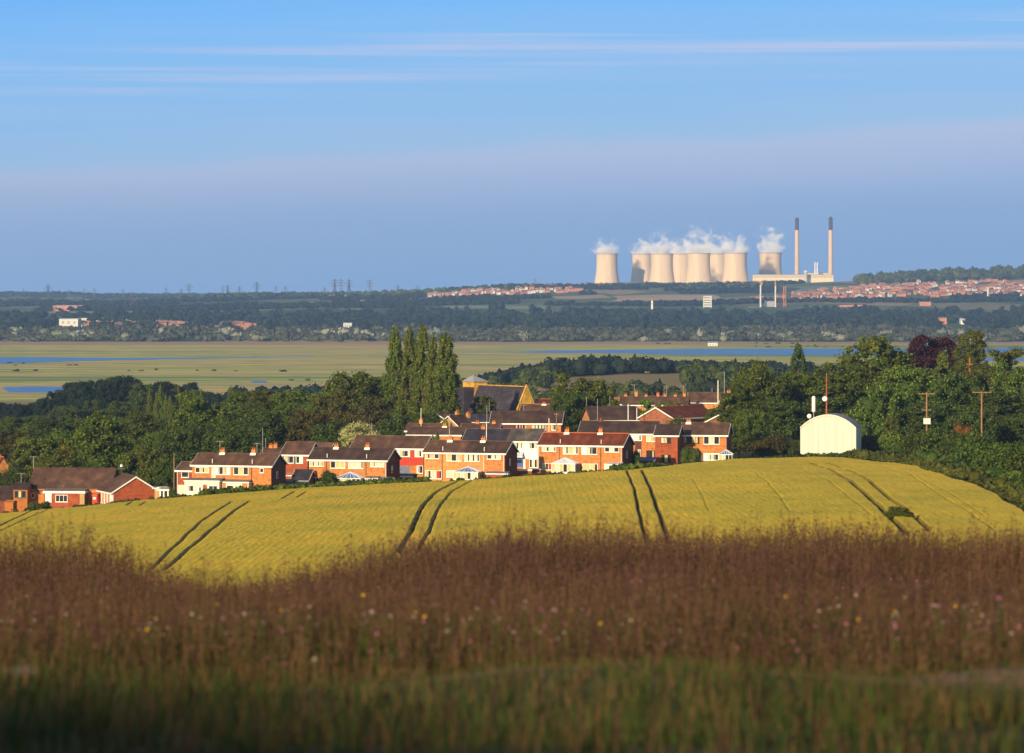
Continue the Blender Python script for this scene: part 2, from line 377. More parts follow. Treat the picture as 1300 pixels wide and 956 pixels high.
fd = ((dep[:-1,:-1]+dep[1:,1:])/2).ravel()[keepq.ravel()]
me = np_mesh('cereal_crop', np.stack([FX,FY,FZ],-1).reshape(-1,3), q, 'crop', rnd=np.clip(fd*1.3,0,1))
o = bpy.data.objects.new('cereal_crop', me); C.objects.link(o)
tag(o, 'golden green cereal field with dark paired wheel tracks below the houses', 'crop field', kind='stuff')
# second field glimpsed at the right edge beyond the hedge
mb = MB()
xs2 = np.arange(94, 150, 2.0); ys2 = np.arange(800, 872, 3.0)
XX2, YY2 = np.meshgrid(xs2, ys2); ZZ2 = terrain(XX2.ravel(), YY2.ravel()).reshape(XX2.shape)+.9
me = np_mesh('cereal_crop', np.stack([XX2,YY2,ZZ2],-1).reshape(-1,3), grid_quads(len(ys2), len(xs2)), 'crop', rnd=np.zeros((len(ys2)-1)*(len(xs2)-1)))
o = bpy.data.objects.new('cereal_crop', me); C.objects.link(o)
tag(o, 'strip of golden field beyond the hedge at the right edge', 'crop field', kind='stuff')

# ------------------------------------------------------------------ water
m, nt, b = new_mat('water'); M['water'] = m
b.inputs['Base Color'].default_value = (.05,.17,.45,1); b.inputs['Roughness'].default_value = .4
b.inputs['Specular IOR Level'].default_value = .5
nw = noise(nt, .25, 4, coord(nt, (.3,1,1))); bp = nt.nodes.new('ShaderNodeBump'); bp.inputs['Strength'].default_value = .5; bp.inputs['Distance'].default_value = .6
nt.links.new(nw.outputs[0], bp.inputs['Height']); nt.links.new(bp.outputs[0], b.inputs['Normal'])
def water(pts):
    mb = MB(); zz = -69.9
    pp = []
    n = len(pts)
    for i in range(n):
        a, b_ = pts[i], pts[(i+1)%n]
        for k in range(6):
            t = k/6; px = a[0]*(1-t)+b_[0]*t; py = a[1]*(1-t)+b_[1]*t + random.uniform(-.25,.25)
            Yd = zz*F/(HY-py); pp.append(((px-CX)/F*Yd, Yd, zz))
    mb.face(pp, 'water'); o = mb.build('water'); tag(o, kind='structure')
water([(-160,453.3),(60,453.6),(150,454.5),(250,453.8),(400,451.5),(400,452.3),(240,455.6),(130,457.5),(60,459.6),(0,462),(-160,463)])
water([(560,447),(640,446.8),(700,445),(900,442.8),(1080,442.5),(1190,441.8),(1500,441),(1500,451),(1300,451.2),(1180,448.8),(1080,451.5),(860,450.5),(800,448.5),(700,448)])
water([(2,491.5),(40,490.5),(80,491),(84,493),(78,503),(40,504),(14,500)])
water([(1190,455),(1500,454),(1500,458.5),(1220,458)])
water([(318,483.5),(336,483),(340,485.5),(322,486)])
water([(1160,436.5),(1230,436.2),(1228,437.6),(1165,437.8)])

# ------------------------------------------------------------------ foliage
def leaf_quads(P, N, size, rng, aspect=.7):
    n = len(P); r = rng.standard_normal((n,3)); t = np.cross(N, r); t /= np.linalg.norm(t, axis=1)[:,None]+1e-9
    bt = np.cross(N, t); s = (size*(.6+.8*rng.random(n)))[:,None] if np.ndim(size) == 0 else (size*(.6+.8*rng.random(n)))[:,None]
    v = np.stack([P-t*s, P-bt*s*aspect, P+t*s, P+bt*s*aspect], 1).reshape(-1,3)
    return v
def clump_cloud(centres, radii, nleaf, size, rng, jit=.55, up=.15, squash=.8):
    k = rng.integers(0, len(centres), nleaf)
    w = radii[:,0]**2; k = rng.choice(len(centres), nleaf, p=w/w.sum())
    d = rng.standard_normal((nleaf,3)); d /= np.linalg.norm(d, axis=1)[:,None]; d[:,2] = d[:,2]*.9+.12
    rr = (.62+.62*rng.random(nleaf)**1.4)[:,None]
    P = centres[k] + d*radii[k]*rr
    N = d + jit*rng.standard_normal((nleaf,3)) + np.array([0,0,up]); N /= np.linalg.norm(N, axis=1)[:,None]
    return leaf_quads(P, N, size, rng)
def lump_sphere(c, r, rng, n=6):
    vs = []; qs = []; k0 = 0
    th = np.linspace(.05, math.pi-.05, n); ph = np.linspace(0, 2*math.pi, n+2)[:-1]
    T, Ph = np.meshgrid(th, ph, indexing='ij')
    k = 1+.12*rng.standard_normal(T.shape)
    v = np.stack([c[0]+r[0]*k*np.sin(T)*np.cos(Ph), c[1]+r[1]*k*np.sin(T)*np.sin(Ph), c[2]+r[2]*k*np.cos(T)], -1).reshape(-1,3)
    m_ = len(ph); q = [(i*m_+j, i*m_+(j+1)%m_, (i+1)*m_+(j+1)%m_, (i+1)*m_+j) for i in range(n-1) for j in range(m_)]
    return v, np.array(q)
def crown_mesh(kind, seed, mat, asp=1.0):
    rng = np.random.default_rng(seed); cs = []; rs = []; A = asp
    if kind == 'round':                     # unit: height 1 (crown .12..1), width 1
        for i in range(int(64*A+24)):
            a = rng.random()*2*math.pi; h = rng.random()**.8; rad = .38*math.sqrt(max(0,1-(abs(h-.45)/.60)**2.4))*(.75+.3*rng.random())
            cs.append((rad*math.cos(a), rad*math.sin(a), .16+.74*h)); q = .055+.075*rng.random()**1.3; rs.append((q,q,q*.8/A))
        for i in range(int(9*A+5)):
            a = rng.random()*6.28; r_ = .14*rng.random(); cs.append((r_*math.cos(a), r_*math.sin(a), .3+.45*rng.random())); rs.append((.19,.19,.17/A))
        nl, sz = int(9000*A), .0155
    elif kind == 'wide':                     # spreading, several domes
        for dx_,dy_,hh,w_ in ((-.22,0,.8,.26),(.2,.05,.92,.28),(0,-.15,.72,.3),(.02,.2,.85,.25),(-.34,.1,.55,.2),(.35,-.08,.6,.2)):
            for i in range(20):
                a = rng.random()*2*math.pi; r_ = w_*.62*math.sqrt(rng.random()); h = hh*(1-.55*rng.random()**1.6)
                cs.append((dx_+r_*math.cos(a), dy_+r_*math.sin(a), h-.08)); q = .045+.06*rng.random(); rs.append((q,q,q*.8/A))
        for i in range(14):
            a = rng.random()*6.28; cs.append((.33*math.cos(a), .33*math.sin(a), .15+.25*rng.random())); rs.append((.12,.12,.12/A))
        for i in range(16):
            a = rng.random()*6.28; r_ = .24*rng.random(); cs.append((r_*math.cos(a), r_*math.sin(a), .25+.38*rng.random())); rs.append((.17,.17,.14/A))
        nl, sz = int(15000*A), .0125
    elif kind == 'poplar':                   # unit height 1, width 1 -> scaled narrow
        for i in range(120):
            h = rng.random(); a = rng.random()*6.28; w_ = (.38*min(1,((1-h)*1.5)**.7+.08)*min(1,.45+h*2.2))
            cs.append((w_*math.cos(a)*rng.random()**.4, w_*math.sin(a)*rng.random()**.4, .06+.90*h)); q = .10+.06*rng.random(); rs.append((q*(1.1-.5*h), q*(1.1-.5*h), .045+.03*rng.random()))
        nl, sz = 11000, .030
    elif kind == 'conifer':
        for i in range(120):
            h = rng.random()**.8; a = rng.random()*6.28; w_ = .42*(1-h)**.7+.01
            cs.append((w_*math.cos(a), w_*math.sin(a), .08+.88*h)); q = .05+.07*(1-h); rs.append((q,q,.045))
        nl, sz = int(4500*A**.5), .019
    else:                                    # bush
        for i in range(22):
            a = rng.random()*6.28; r_ = .34*math.sqrt(rng.random()); cs.append((r_*math.cos(a), r_*math.sin(a), .2+.62*rng.random()*(1-r_*1.2))); q = .13+.08*rng.random(); rs.append((q,q,q*1.1))
        nl, sz = 5000, .019
    cs = np.array(cs)*np.array([1,1,A]); rs = np.array(rs)*np.array([1,1,A])
    v = clump_cloud(cs, rs, nl, sz, rng)
    if kind == 'poplar':                     # leaves are spread by unit height: lift their shape after the squeeze
        pass
    q = np.arange(len(v)).reshape(-1,4); rnd = rng.random(len(q))
    vs = [v]; qs = [q]; rn = [rnd]; n = len(v)
    for i in range(len(cs)):
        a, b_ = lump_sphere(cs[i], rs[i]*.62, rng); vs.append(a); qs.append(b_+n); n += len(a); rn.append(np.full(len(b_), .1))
    v = np.concatenate(vs); q = np.concatenate(qs); v[:,2] = np.maximum(v[:,2], .01)/A; v[:,2] /= np.percentile(v[:,2], 99.6); v[:,:2] *= .5/np.percentile(np.abs(v[:,:2]).max(1), 98.5)
    return np_mesh('crown', v, q, mat, rnd=np.concatenate(rn))
_cm = {}; _tm = {}
def get_crown(kind, var, mat, asp=1.0):
    A = min([.6,1.0,1.5,2.1,3.0,4.2], key=lambda t: abs(math.log(t/max(asp,.1)))); key_ = (kind, var, A)
    if (kind, var, mat, A) not in _cm:
        base = next((mm for (k,v_,_,a_), mm in _cm.items() if (k,v_,a_) == key_), None)
        if base: me = base.copy(); me.materials.clear(); me.materials.append(M[mat])
        else: me = crown_mesh(kind, int(var*17+len(kind)*5+A*10), mat, A)
        _cm[(kind,var,mat,A)] = me
    return _cm[(kind,var,mat,A)]
def trunk_mesh(kind):
    if kind not in _tm:
        mb = MB(); top = {'poplar':.85,'conifer':.9,'bush':.45}.get(kind,.6); r0 = {'poplar':.07,'conifer':.035,'bush':.03}.get(kind,.035)
        mb.bar((0,0,0),(0.01,0,top*.45),r0,'bark',8,r0*.7); mb.bar((.01,0,top*.45),(0,.01,top),r0*.7,'bark',7,r0*.25)
        for i in range(6):
            a = i*1.05+.3; z0 = top*(.25+.1*i); l_ = .22 if kind != 'poplar' else .14
            mb.bar((0.01,0,z0),(l_*math.cos(a), l_*math.sin(a), z0+.14), r0*.4,'bark',5,r0*.12)
        o = mb.build('trunk'); _tm[kind] = o.data; bpy.data.objects.remove(o)
    return _tm[kind]
TREES = []
def tree(name, kind, px, ytop, wpx, Y, mat, label, group=None, cat='tree', depth=1.0, lift=0, rot=None, sub='crown'):
    x = (px-CX)/F*Y; g = ground(x, Y)-.1+lift; h = -(ytop-HY)/F*Y - g; w = wpx/F*Y
    if h < .6: h = .6
    root = empty(name, (x,Y,g), random.random()*6.28 if rot is None else rot, label, cat, group); root.scale = (w,w*depth,h)
    c = bpy.data.objects.new(sub, get_crown(kind, random.randrange(3), mat, h/w)); C.objects.link(c); c.parent = root
    t = bpy.data.objects.new('trunk' if kind != 'bush' else 'stem', trunk_mesh(kind)); C.objects.link(t); t.parent = root
    TREES.append((x,Y,w,h)); return root

def wood_stuff(name, label, xs_, ys_, ws, hs, mat, nq, rng, size=None, cat='woodland'):
    zs_ = terrain(xs_, ys_); vs = []; rn = []
    n = len(xs_); k = np.repeat(np.arange(n), nq)
    # each crown: several clumps
    nc = 7; cen = rng.standard_normal((n,nc,3)); cen /= np.linalg.norm(cen,axis=2)[...,None]
    cen = cen*np.array([.33,.33,.26]) + np.array([0,0,.58])
    ci = rng.integers(0, nc, n*nq); d = rng.standard_normal((n*nq,3)); d /= np.linalg.norm(d,axis=1)[:,None]
    Pn = cen[k,ci] + d*np.array([.24,.24,.2])
    sc = np.stack([ws, ws, hs],1)[k]
    P = Pn*sc + np.stack([xs_,ys_,zs_],1)[k]
    Nn = d + .5*rng.standard_normal(d.shape)+np.array([0,0,.2]); Nn /= np.linalg.norm(Nn,axis=1)[:,None]
    s = (ws*(size or .11))[k]
    v = leaf_quads(P, Nn, s, rng, .8); q = np.arange(len(v)).reshape(-1,4)
    cr = rng.random(n); r_ = np.clip(cr[k]*.7+.3*rng.random(len(k)),0,1)
    # solid hearts so far woods are opaque
    vs=[v]; qs=[q]; rn=[r_]; nn=len(v)
    th = np.array([.2,1.0,1.8,2.6]); ph = np.arange(6)*math.pi/3; T,Ph = np.meshgrid(th,ph,indexing='ij')
    unit = np.stack([.40*np.sin(T)*np.cos(Ph), .40*np.sin(T)*np.sin(Ph), .5+.42*np.cos(T)],-1).reshape(-1,3)
    hv = (unit[None]*np.stack([ws,ws,hs],1)[:,None,:]*(1+.12*rng.standard_normal((n,24,1))) + np.stack([xs_,ys_,zs_],1)[:,None,:]).reshape(-1,3)
    uq = np.array([(i*6+j, i*6+(j+1)%6, (i+1)*6+(j+1)%6, (i+1)*6+j) for i in range(3) for j in range(6)])
    hq = (uq[None]+np.arange(n)[:,None,None]*24).reshape(-1,4)+nn
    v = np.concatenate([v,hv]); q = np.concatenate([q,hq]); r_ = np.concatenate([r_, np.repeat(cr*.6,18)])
    me = np_mesh(name, v, q, mat, rnd=r_)
    o = bpy.data.objects.new(name, me); C.objects.link(o); return tag(o, label, cat, kind='stuff')
def scatter(px0, px1, Y0, Y1, n, rng, rows=None):
    Y = Y0+(Y1-Y0)*rng.random(n) if rows is None else rng.choice(rows, n)+rng.normal(0,12,n)
    px = px0+(px1-px0)*rng.random(n); return (px-CX)/F*Y, Y

g2 = np.random.default_rng(5)
FIELDS = [(778,908,7480,7900,(.50,.33,.18),'stubble'),(455,548,7850,8150,(.52,.38,.22),'strip'),(-120,218,6960,7180,(.26,.25,.15),'left'),(925,1062,5580,5760,(.42,.29,.17),'mid'),
          (330,420,7700,8050,(.22,.24,.12),'g'),(700,770,7700,7950,(.40,.29,.16),'s2'),(1010,1110,8000,8600,(.16,.22,.08),'g2'),(560,690,7000,7250,(.24,.26,.13),'g3')]
def clear(x, y):
    px = CX+F*x/y; k = np.ones(len(x), bool)
    for a,b_,c_,d_ in ((540,738,7950,8890),(990,1320,7550,8650),(68,116,5250,5900),(196,232,5250,5700),(255,335,5250,5640),(432,451,5250,5520),(1190,1228,5250,5900),(888,908,6300,7000),(945,1000,6500,7050),(822,834,6300,6950)): k &= ~((px>a)&(px<b_)&(y>c_)&(y<d_))
    for a,b_,c_,d_,_,_ in FIELDS: k &= ~((px>a-2)&(px<b_+2)&(y>c_-90)&(y<d_+10))
    return x[k], y[k]
for a,b_,c_,d_,col,nm in FIELDS:
    M['field_'+nm] = plain('field_'+nm, col, .22, .02, .95, 0, (.3,1,1))
    yy = np.linspace(c_,d_,14); t = np.linspace(0,1,24); PXg = a+(b_-a)*t[None,:]+6*np.sin(yy*.01)[:,None]; Yg = yy[:,None]+30*np.sin(t*5+a)[None,:]; Xg = (PXg-CX)/F*Yg
    Zg = terrain(Xg.ravel(), Yg.ravel()).reshape(Xg.shape)+.6
    me = np_mesh('field', np.stack([Xg,Yg,Zg],-1).reshape(-1,3), grid_quads(14,24), 'field_'+nm); o = bpy.data.objects.new('field', me); C.objects.link(o); tag(o, kind='structure')
# beyond the marsh
x, y = scatter(-250,1550,4450,5350,1500,g2); n=len(x)
wood_stuff('willow_belt','grey green willows and scrub along the far edge of the marsh',x,y,6+13*g2.random(n)**1.6,4+9*g2.random(n)*(.65+.35*np.sin(x*.011)*np.cos(x*.0037+y*.004)),'leaf_willow',46,g2,cat='trees')
x, y = scatter(-250,1550,4420,4650,420,g2); n=len(x)
wood_stuff('scrub','low grey green scrub fringing the straw coloured marsh',x,y,8+7*g2.random(n),3+4*g2.random(n),'leaf_willow',36,g2,cat='scrub')
x, y = scatter(-250,1550,5300,6700,2000,g2); x,y=clear(x,y); n=len(x)
wood_stuff('distant_wood','dark blue green woodland filling the valley beyond the marsh',x,y,10+15*g2.random(n)**1.5,6+14*g2.random(n)*(.6+.4*np.sin(x*.009+y*.006)*np.cos(x*.0031)),'leaf_blue',44,g2)
xs_=[];ys_=[]
for r_ in range(38):                          # hedgerows over the rising farmland
    Yc = 7000+2200*g2.random(); p0 = -250+1700*g2.random(); L = 120+260*g2.random(); k = int(L/2.6)
    pp = p0+np.linspace(0,L,k); Yv = Yc+60*np.sin(pp*.02)+g2.normal(0,10,k); xs_.append((pp-CX)/F*Yv); ys_.append(Yv)
x=np.concatenate(xs_); y=np.concatenate(ys_); x,y=clear(x,y); n=len(x)
wood_stuff('distant_hedgerows','dark hedgerows and copses across the far rising farmland',x,y,9+8*g2.random(n),5+6*g2.random(n),'leaf_blue',26,g2,cat='hedgerows')
x, y = scatter(-250,1000,8900,9350,800,g2); n=len(x)
wood_stuff('ridge_wood','line of trees along the far ridge under the power station',x,y,11+12*g2.random(n),5+6*g2.random(n),'leaf_dark',30,g2)
x1, y1 = scatter(1090,1560,8650,9300,620,g2); n=len(x1)
wood_stuff('ridge_wood','green wooded hilltop on the skyline at the right',x1,y1,16+14*g2.random(n),9+10*g2.random(n),'leaf_green',34,g2)
x, y = scatter(-250,720,11000,16500,1500,g2); n=len(x)
wood_stuff('horizon_wood','hazy line of trees on the far left horizon',x,y,18+20*g2.random(n),5+6*g2.random(n),'leaf_blue',20,g2)
M['leaf_pale'] = leaf('leaf_pale', (.12,.14,.09), (.36,.36,.27))
x, y = scatter(-250,1550,4420,4900,90,g2); n=len(x)
wood_stuff('pale_willows','scattered pale silvery willows in the scrub beyond the marsh',x,y,9+9*g2.random(n),6+6*g2.random(n),'leaf_pale',60,g2,cat='trees')
x, y = scatter(-250,1550,2600,4380,520,g2,rows=[2650,2780,3050,3240,3330,3800,4080,4150,4300]); kk = (np.sin(x*.013+y*.01)+np.sin(x*.004+y*.003)) > .9; x=x[kk]; y=y[kk]; n=len(x)
wood_stuff('marsh_scrub','low scattered bushes and reeds across the straw marsh',x,y,3+6*g2.random(n)**2,.8+1.2*g2.random(n)**2,'leaf_olive',30,g2,cat='scrub')
# near side of the valley
x, y = scatter(585,1075,2090,2190,230,g2); n=len(x)
wood_stuff('shelter_belt','dark tree belt along the low rise behind the village roofs',x,y,7+5*g2.random(n),7+4*g2.random(n)*(.6+.4*np.sin(x*.05)),'leaf_blue',110,g2,.08)
x, y = scatter(560,700,1700,2080,110,g2); n=len(x)
wood_stuff('valley_scrub','dark green scrub wood beside the church',x,y,7+4*g2.random(n),5+4*g2.random(n),'leaf_dark',110,g2,.08)
x, y = scatter(690,1120,1500,1830,260,g2); n=len(x)
wood_stuff('valley_scrub','green scrub wood below the brown hillside field',x,y,7+4*g2.random(n),4.5+4*g2.random(n),'leaf_dark',110,g2,.08)
x, y = scatter(870,1130,1830,2080,130,g2); n=len(x)
wood_stuff('valley_scrub','green bushes right of the brown hillside field',x,y,7+4*g2.random(n),6+4*g2.random(n),'leaf_dark',110,g2,.08)
x, y = scatter(280,560,1750,2250,300,g2); n=len(x)
wood_stuff('valley_scrub','dark thicket between the marsh and the sunlit garden trees',x,y,8+5*g2.random(n),7+4*g2.random(n),'leaf_blue',90,g2,.08)
x, y = scatter(-200,300,1750,2050,170,g2); n=len(x)
wood_stuff('valley_scrub','dark thicket around the near shore of the small pond',x,y,8+5*g2.random(n),4+4*g2.random(n),'leaf_blue',90,g2,.08)
x, y = scatter(1080,1500,1500,2200,260,g2); n=len(x)
wood_stuff('valley_scrub','dark wood behind the big trees at the right',x,y,9+5*g2.random(n),7+4*g2.random(n),'leaf_blue',80,g2,.08)

# ------------------------------------------------------------------ houses
class House:
    """px extents of the sunlit front wall in the photo give its size; yaw turns it about its front left foot"""
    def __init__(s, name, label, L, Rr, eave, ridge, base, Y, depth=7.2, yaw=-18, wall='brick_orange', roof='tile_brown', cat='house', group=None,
                 gable='brick_dark', fascia=True, overh=.3, barge='white', found=0, gable_l=None, roof2=None):  # right gables and back walls: shade put into a darker brick colour
        s.Y = Y; s.ppm = F/Y; s.base = base; s.L = L; s.c = math.cos(R(yaw)); s.W = (Rr-L)/s.ppm/s.c; s.d = depth
        s.he = (base-eave)/s.ppm; s.hr = (base-ridge-1)/s.ppm; W, d, he, hr = s.W, s.d, s.he, s.hr
        s.root = empty(name, pw(L, base, Y), R(yaw), label, cat, group)
        mb = MB(); z0 = -1.5
        # four walls as thin slabs, gables carried up to the roof
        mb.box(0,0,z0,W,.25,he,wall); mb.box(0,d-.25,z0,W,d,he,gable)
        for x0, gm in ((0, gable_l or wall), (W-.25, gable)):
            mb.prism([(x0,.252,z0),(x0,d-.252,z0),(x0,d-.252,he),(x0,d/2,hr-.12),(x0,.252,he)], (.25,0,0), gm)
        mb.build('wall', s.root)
        t = .16; ov = overh; k = (hr-he)/(d/2); e = he-ov*k
        mb = MB()
        for s_ in (0,1):
            y0 = -ov if s_ == 0 else d+ov; ym = d/2
            if roof2 and s_ == 0:
                prev = -ov
                for xe, mt in roof2:
                    xe = min(W+ov, (xe-L)/s.ppm/s.c) if xe else W+ov
                    mb.prism([(prev,y0,e),(prev,ym,hr),(prev,ym,hr+t),(prev,y0,e+t)], (xe-prev,0,0), mt); prev = xe
            else:
                mb.prism([(-ov,y0,e),(-ov,ym,hr),(-ov,ym,hr+t),(-ov,y0,e+t)], (W+2*ov,0,0), roof)
        s.roof = mb.build('roof', s.root)
        mb = MB(); mb.bar((-ov,d/2,hr+t),(W+ov,d/2,hr+t),.10,'terracotta' if roof=='tile_red' else roof,6); mb.build('ridge_tiles', s.roof)
        if fascia:
            mb = MB(); mb.box(-ov,-ov-.06,e-.16,W+ov,-ov-.005,e+t*.8,'white'); mb.box(-ov+.01,-ov,e-.16,W+ov-.01,-.002,e-.10,'white'); mb.build('fascia', s.root)
        if barge:
            for x0 in (-ov-.05, W+ov+.004):
                mb = MB()
                mb.prism([(x0,-ov,e-.12),(x0,d/2,hr-.12),(x0,d/2,hr+t*.9),(x0,-ov,e+t*.9)], (.046,0,0), barge)
                mb.prism([(x0,d+ov,e-.12),(x0,d/2,hr-.12),(x0,d/2,hr+t*.9),(x0,d+ov,e+t*.9)], (.046,0,0), barge)
                mb.build('bargeboard', s.root)
    def lx(s, px): return (px-s.L)/s.ppm/s.c
    def lz(s, py): return (s.base-py)/s.ppm
    def win(s, x0, y0, x1, y1, n=3, curt=None, y=0, frame='white', parent=None, nm='window', sill=True, x_side=None):
        X0, X1, Z0, Z1 = s.lx(x0), s.lx(x1), s.lz(y1), s.lz(y0); p = parent or s.root
        b = .09; mb = MB(); yf = y-.07
        mb.box(X0,yf,Z0,X1,y-.003,Z0+b,frame); mb.box(X0,yf,Z1-b,X1,y-.003,Z1,frame)
        mb.box(X0,yf,Z0+b,X0+b,y-.003,Z1-b,frame); mb.box(X1-b,yf,Z0+b,X1,y-.003,Z1-b,frame)
        for i in range(1, n):
            xm = X0+(X1-X0)*i/n; mb.box(xm-.035,yf,Z0+b,xm+.035,y-.003,Z1-b,frame)
        if sill: mb.box(X0-.05,yf-.07,Z0-.06,X1+.05,y-.003,Z0-.003,frame)
        f = mb.build(nm, p)
        mb = MB(); wseg = (X1-X0)/n
        for i in range(n):
            st = (curt or [random.choice('gccp') for _ in range(n)])[i % (len(curt) if curt else n)]
            a, b2 = X0+wseg*i+.04, X0+wseg*(i+1)-.04
            if st == 'g': mb.box(a, y-.03, Z0+.03, b2, y-.004, Z1-.03, 'glass')
            else:
                cm = {'c':'curtain','p':'curtain_pale','w':'white','r':'tile_hung'}[st]; f1 = random.uniform(.55,1)
                if f1 > .85: mb.box(a, y-.03, Z0+.03, b2, y-.004, Z1-.03, cm)
                else:
                    xm = a+(b2-a)*f1; mb.box(a, y-.03, Z0+.03, xm, y-.004, Z1-.03, cm); mb.box(xm+.002, y-.03, Z0+.03, b2, y-.004, Z1-.03, 'glass')
        mb.build('pane', f if p is s.root else p); return f
    def gable_win(s, y0, y1, z0, z1, frame='white'):
        X = s.W; mb = MB(); mb.box(X+.003,y0,z0,X+.06,y1,z0+.09,frame); mb.box(X+.003,y0,z1-.09,X+.06,y1,z1,frame)
        mb.box(X+.003,y0,z0+.09,X+.06,y0+.09,z1-.09,frame); mb.box(X+.003,y1-.09,z0+.09,X+.06,y1,z1-.09,frame); f = mb.build('window', s.root)
        mb = MB(); mb.box(X+.004,y0+.05,z0+.05,X+.03,y1-.05,z1-.05,'glass'); mb.build('pane', f)
    def panel(s, nm, x0, y0, x1, y1, mat, out=.02, th=None):
        mb = MB(); mb.box(s.lx(x0), -out-(th or 0), s.lz(y1), s.lx(x1), -.002, s.lz(y0), mat); return mb.build(nm, s.root)
    def door(s, x0, y0, x1, y1, mat='white', y=0, glass=True):
        X0,X1,Z0,Z1 = s.lx(x0),s.lx(x1),s.lz(y1),s.lz(y0); mb = MB(); mb.box(X0,y-.08,Z0,X1,y-.004,Z1,mat)
        if glass:
            mb.box(X0+.2,y-.10,Z0+(Z1-Z0)*.45,X1-.2,y-.082,Z1-.2,'glass')
        d = mb.build('door', s.root); mb = MB(); mb.box(X1-.14,y-.15,(Z0+Z1)/2-.12,X1-.09,y-.105,(Z0+Z1)/2-.02,'metal_dark'); mb.build('handle', d)
    def chimney(s, px, h=1.0, flash=True, mat='brick_orange', pots=2, shift=0, w=.75):
        h *= .72; x = s.lx(px)-s.d/2*abs(math.sin(s.root.rotation_euler[2]))/s.c*(1 if s.root.rotation_euler[2]<0 else -1)
        y = s.d/2+shift; z = s.hr; mb = MB(); mb.box(x-w/2,y-.3,z-.5,x+w/2,y+.3,z+h,mat); mb.box(x-w/2-.07,y-.37,z+h,x+w/2+.07,y+.37,z+h+.12,mat)
        c = mb.build('chimney', s.roof)
        for i in range(pots):
            mb = MB(); xx = x+(i-(pots-1)/2)*.36; mb.bar((xx,y,z+h+.12),(xx,y,z+h+.5),.12,'terracotta',8,.10); mb.build('chimney_pot', s.roof)
        if flash:
            mb = MB(); mb.prism([(x-w/2-.15,y-.62,z-.32+.16),(x+w/2+.15,y-.62,z-.32+.16),(x+w/2+.15,y-.3,z+.0+.22),(x-w/2-.15,y-.3,z+.0+.22)], (0,-.03,.05), 'white'); mb.build('flashing', s.roof)
    def pipe(s, px, mat='white', top=None, bot=0, flue=False):
        x = s.lx(px); mb = MB(); z1 = s.lz(top) if top else s.he-.1
        mb.bar((x,-.09,bot),(x,-.09,z1),.055,mat,6); mb.build('downpipe', s.root)
        if flue:
            mb = MB(); zz = s.he; mb.bar((x,-.15+.5,zz-.1),(x,.35,zz+1.05),.07,'white',6); mb.build('vent_pipe', s.roof)
    def aerial(s, px, h=2.6, arms=True):
        x = s.lx(px)-s.d/2*abs(math.sin(s.root.rotation_euler[2]))/s.c*(1 if s.root.rotation_euler[2]<0 else -1)
        y = s.d/2; z = s.hr; mb = MB(); mb.bar((x,y,z-.1),(x,y,z+h),.045,'metal_grey',5)
        if arms:
            mb.bar((x-.7,y,z+h-.1),(x+.7,y,z+h-.1),.035,'metal_grey',4)
            for i in range(6): mb.bar((x-.6+i*.24,y-.3,z+h-.1),(x-.6+i*.24,y+.3,z+h-.1),.02,'metal_grey',4)
        mb.build('aerial', s.root)
    def lean(s, x0, x1, ytop, ybot, out=2.5, wall='cream', roof='felt', th=.22, edge='white', slope=.25, nm='extension'):
        X0,X1,Z0,Z1 = s.lx(x0),s.lx(x1),s.lz(ybot)-1.0,s.lz(ytop); mb = MB()
        if wall: mb.box(X0,-out,Z0,X1,-.004,Z1-th,wall)
        e = mb.build(nm, s.root) if wall else None
        mb = MB(); mb.box(X0-.15,-out-.15,Z1-th+.003,X1+.15,-.006,Z1-.04,edge)
        mb.prism([(X0-.10,-out-.10,Z1-.036),(X1+.10,-out-.10,Z1-.036),(X1+.10,-.006,Z1+slope),(X0-.10,-.006,Z1+slope)], (0,0,.05), roof)
        mb.build('flat_roof', e or s.root); return out
    def conservatory(s, x0, x1, yapex, yeave, ybot, out=3.0, roof='conservatory_glass', wallp='white', n=6, front='white', brickside=False):
        X0,X1 = s.lx(x0),s.lx(x1); Zb,Ze,Za = s.lz(ybot)-.8, s.lz(yeave), s.lz(yapex); w = X1-X0; mb = MB()
        y0 = -out; b = .08; dw = s.lz(ybot)+.35
        mb.box(X0,y0,Zb,X1,y0+.12,dw,wallp); mb.box(X1-.12,y0+.12,Zb,X1,-.004,dw,'brick_red' if brickside else wallp); mb.box(X0,y0+.12,Zb,X0+.12,-.004,dw,wallp)
        mb.box(X0-.1,y0-.1,Ze-.14,X1+.1,-.004,Ze,'white')
        for i in range(n+1):
            xx = X0+(w-b)*i/n; mb.box(xx,y0,dw,xx+b,y0+.08,Ze-.14,'white')
        for i in range(1,4):
            yy = y0+(out-.1)*i/3.2
            for xs in (X0, X1-b): mb.box(xs,yy,dw,xs+b,yy+b,Ze-.14,'white')
        cns = mb.build('conservatory', s.root)
        mb = MB()
        for i in range(n):
            xx = X0+(w-b)*i/n+b; x2 = X0+(w-b)*(i+1)/n; mb.box(xx,y0+.03,dw,x2,y0+.05,Ze-.14, random.choice(['glass','glass','curtain_pale','curtain']))
        for xs in (X0+.03, X1-.05): mb.box(xs,y0+.12,dw,xs+.02,-.01,Ze-.14,'glass' if not brickside else 'brick_red')
        mb.build('pane', cns)
        # hipped roof with white ribs
        mb = MB(); xm = (X0+X1)/2; r0, r1 = (xm, y0+out*.42, Za), (xm, -.006, Za)
        A,B,Cc,D_ = (X0,y0,Ze+.01),(X1,y0,Ze+.01),(X1,-.006,Ze+.01),(X0,-.006,Ze+.01)
        mb.face([A,B,r0], roof); mb.face([B,Cc,r1,r0], roof); mb.face([D_,A,r0,r1], roof)
        rr = mb.build('glass_roof', cns); mb = MB()
        def rib(a, b_, q=.05): mb.bar(a, b_, q, 'white', 5)
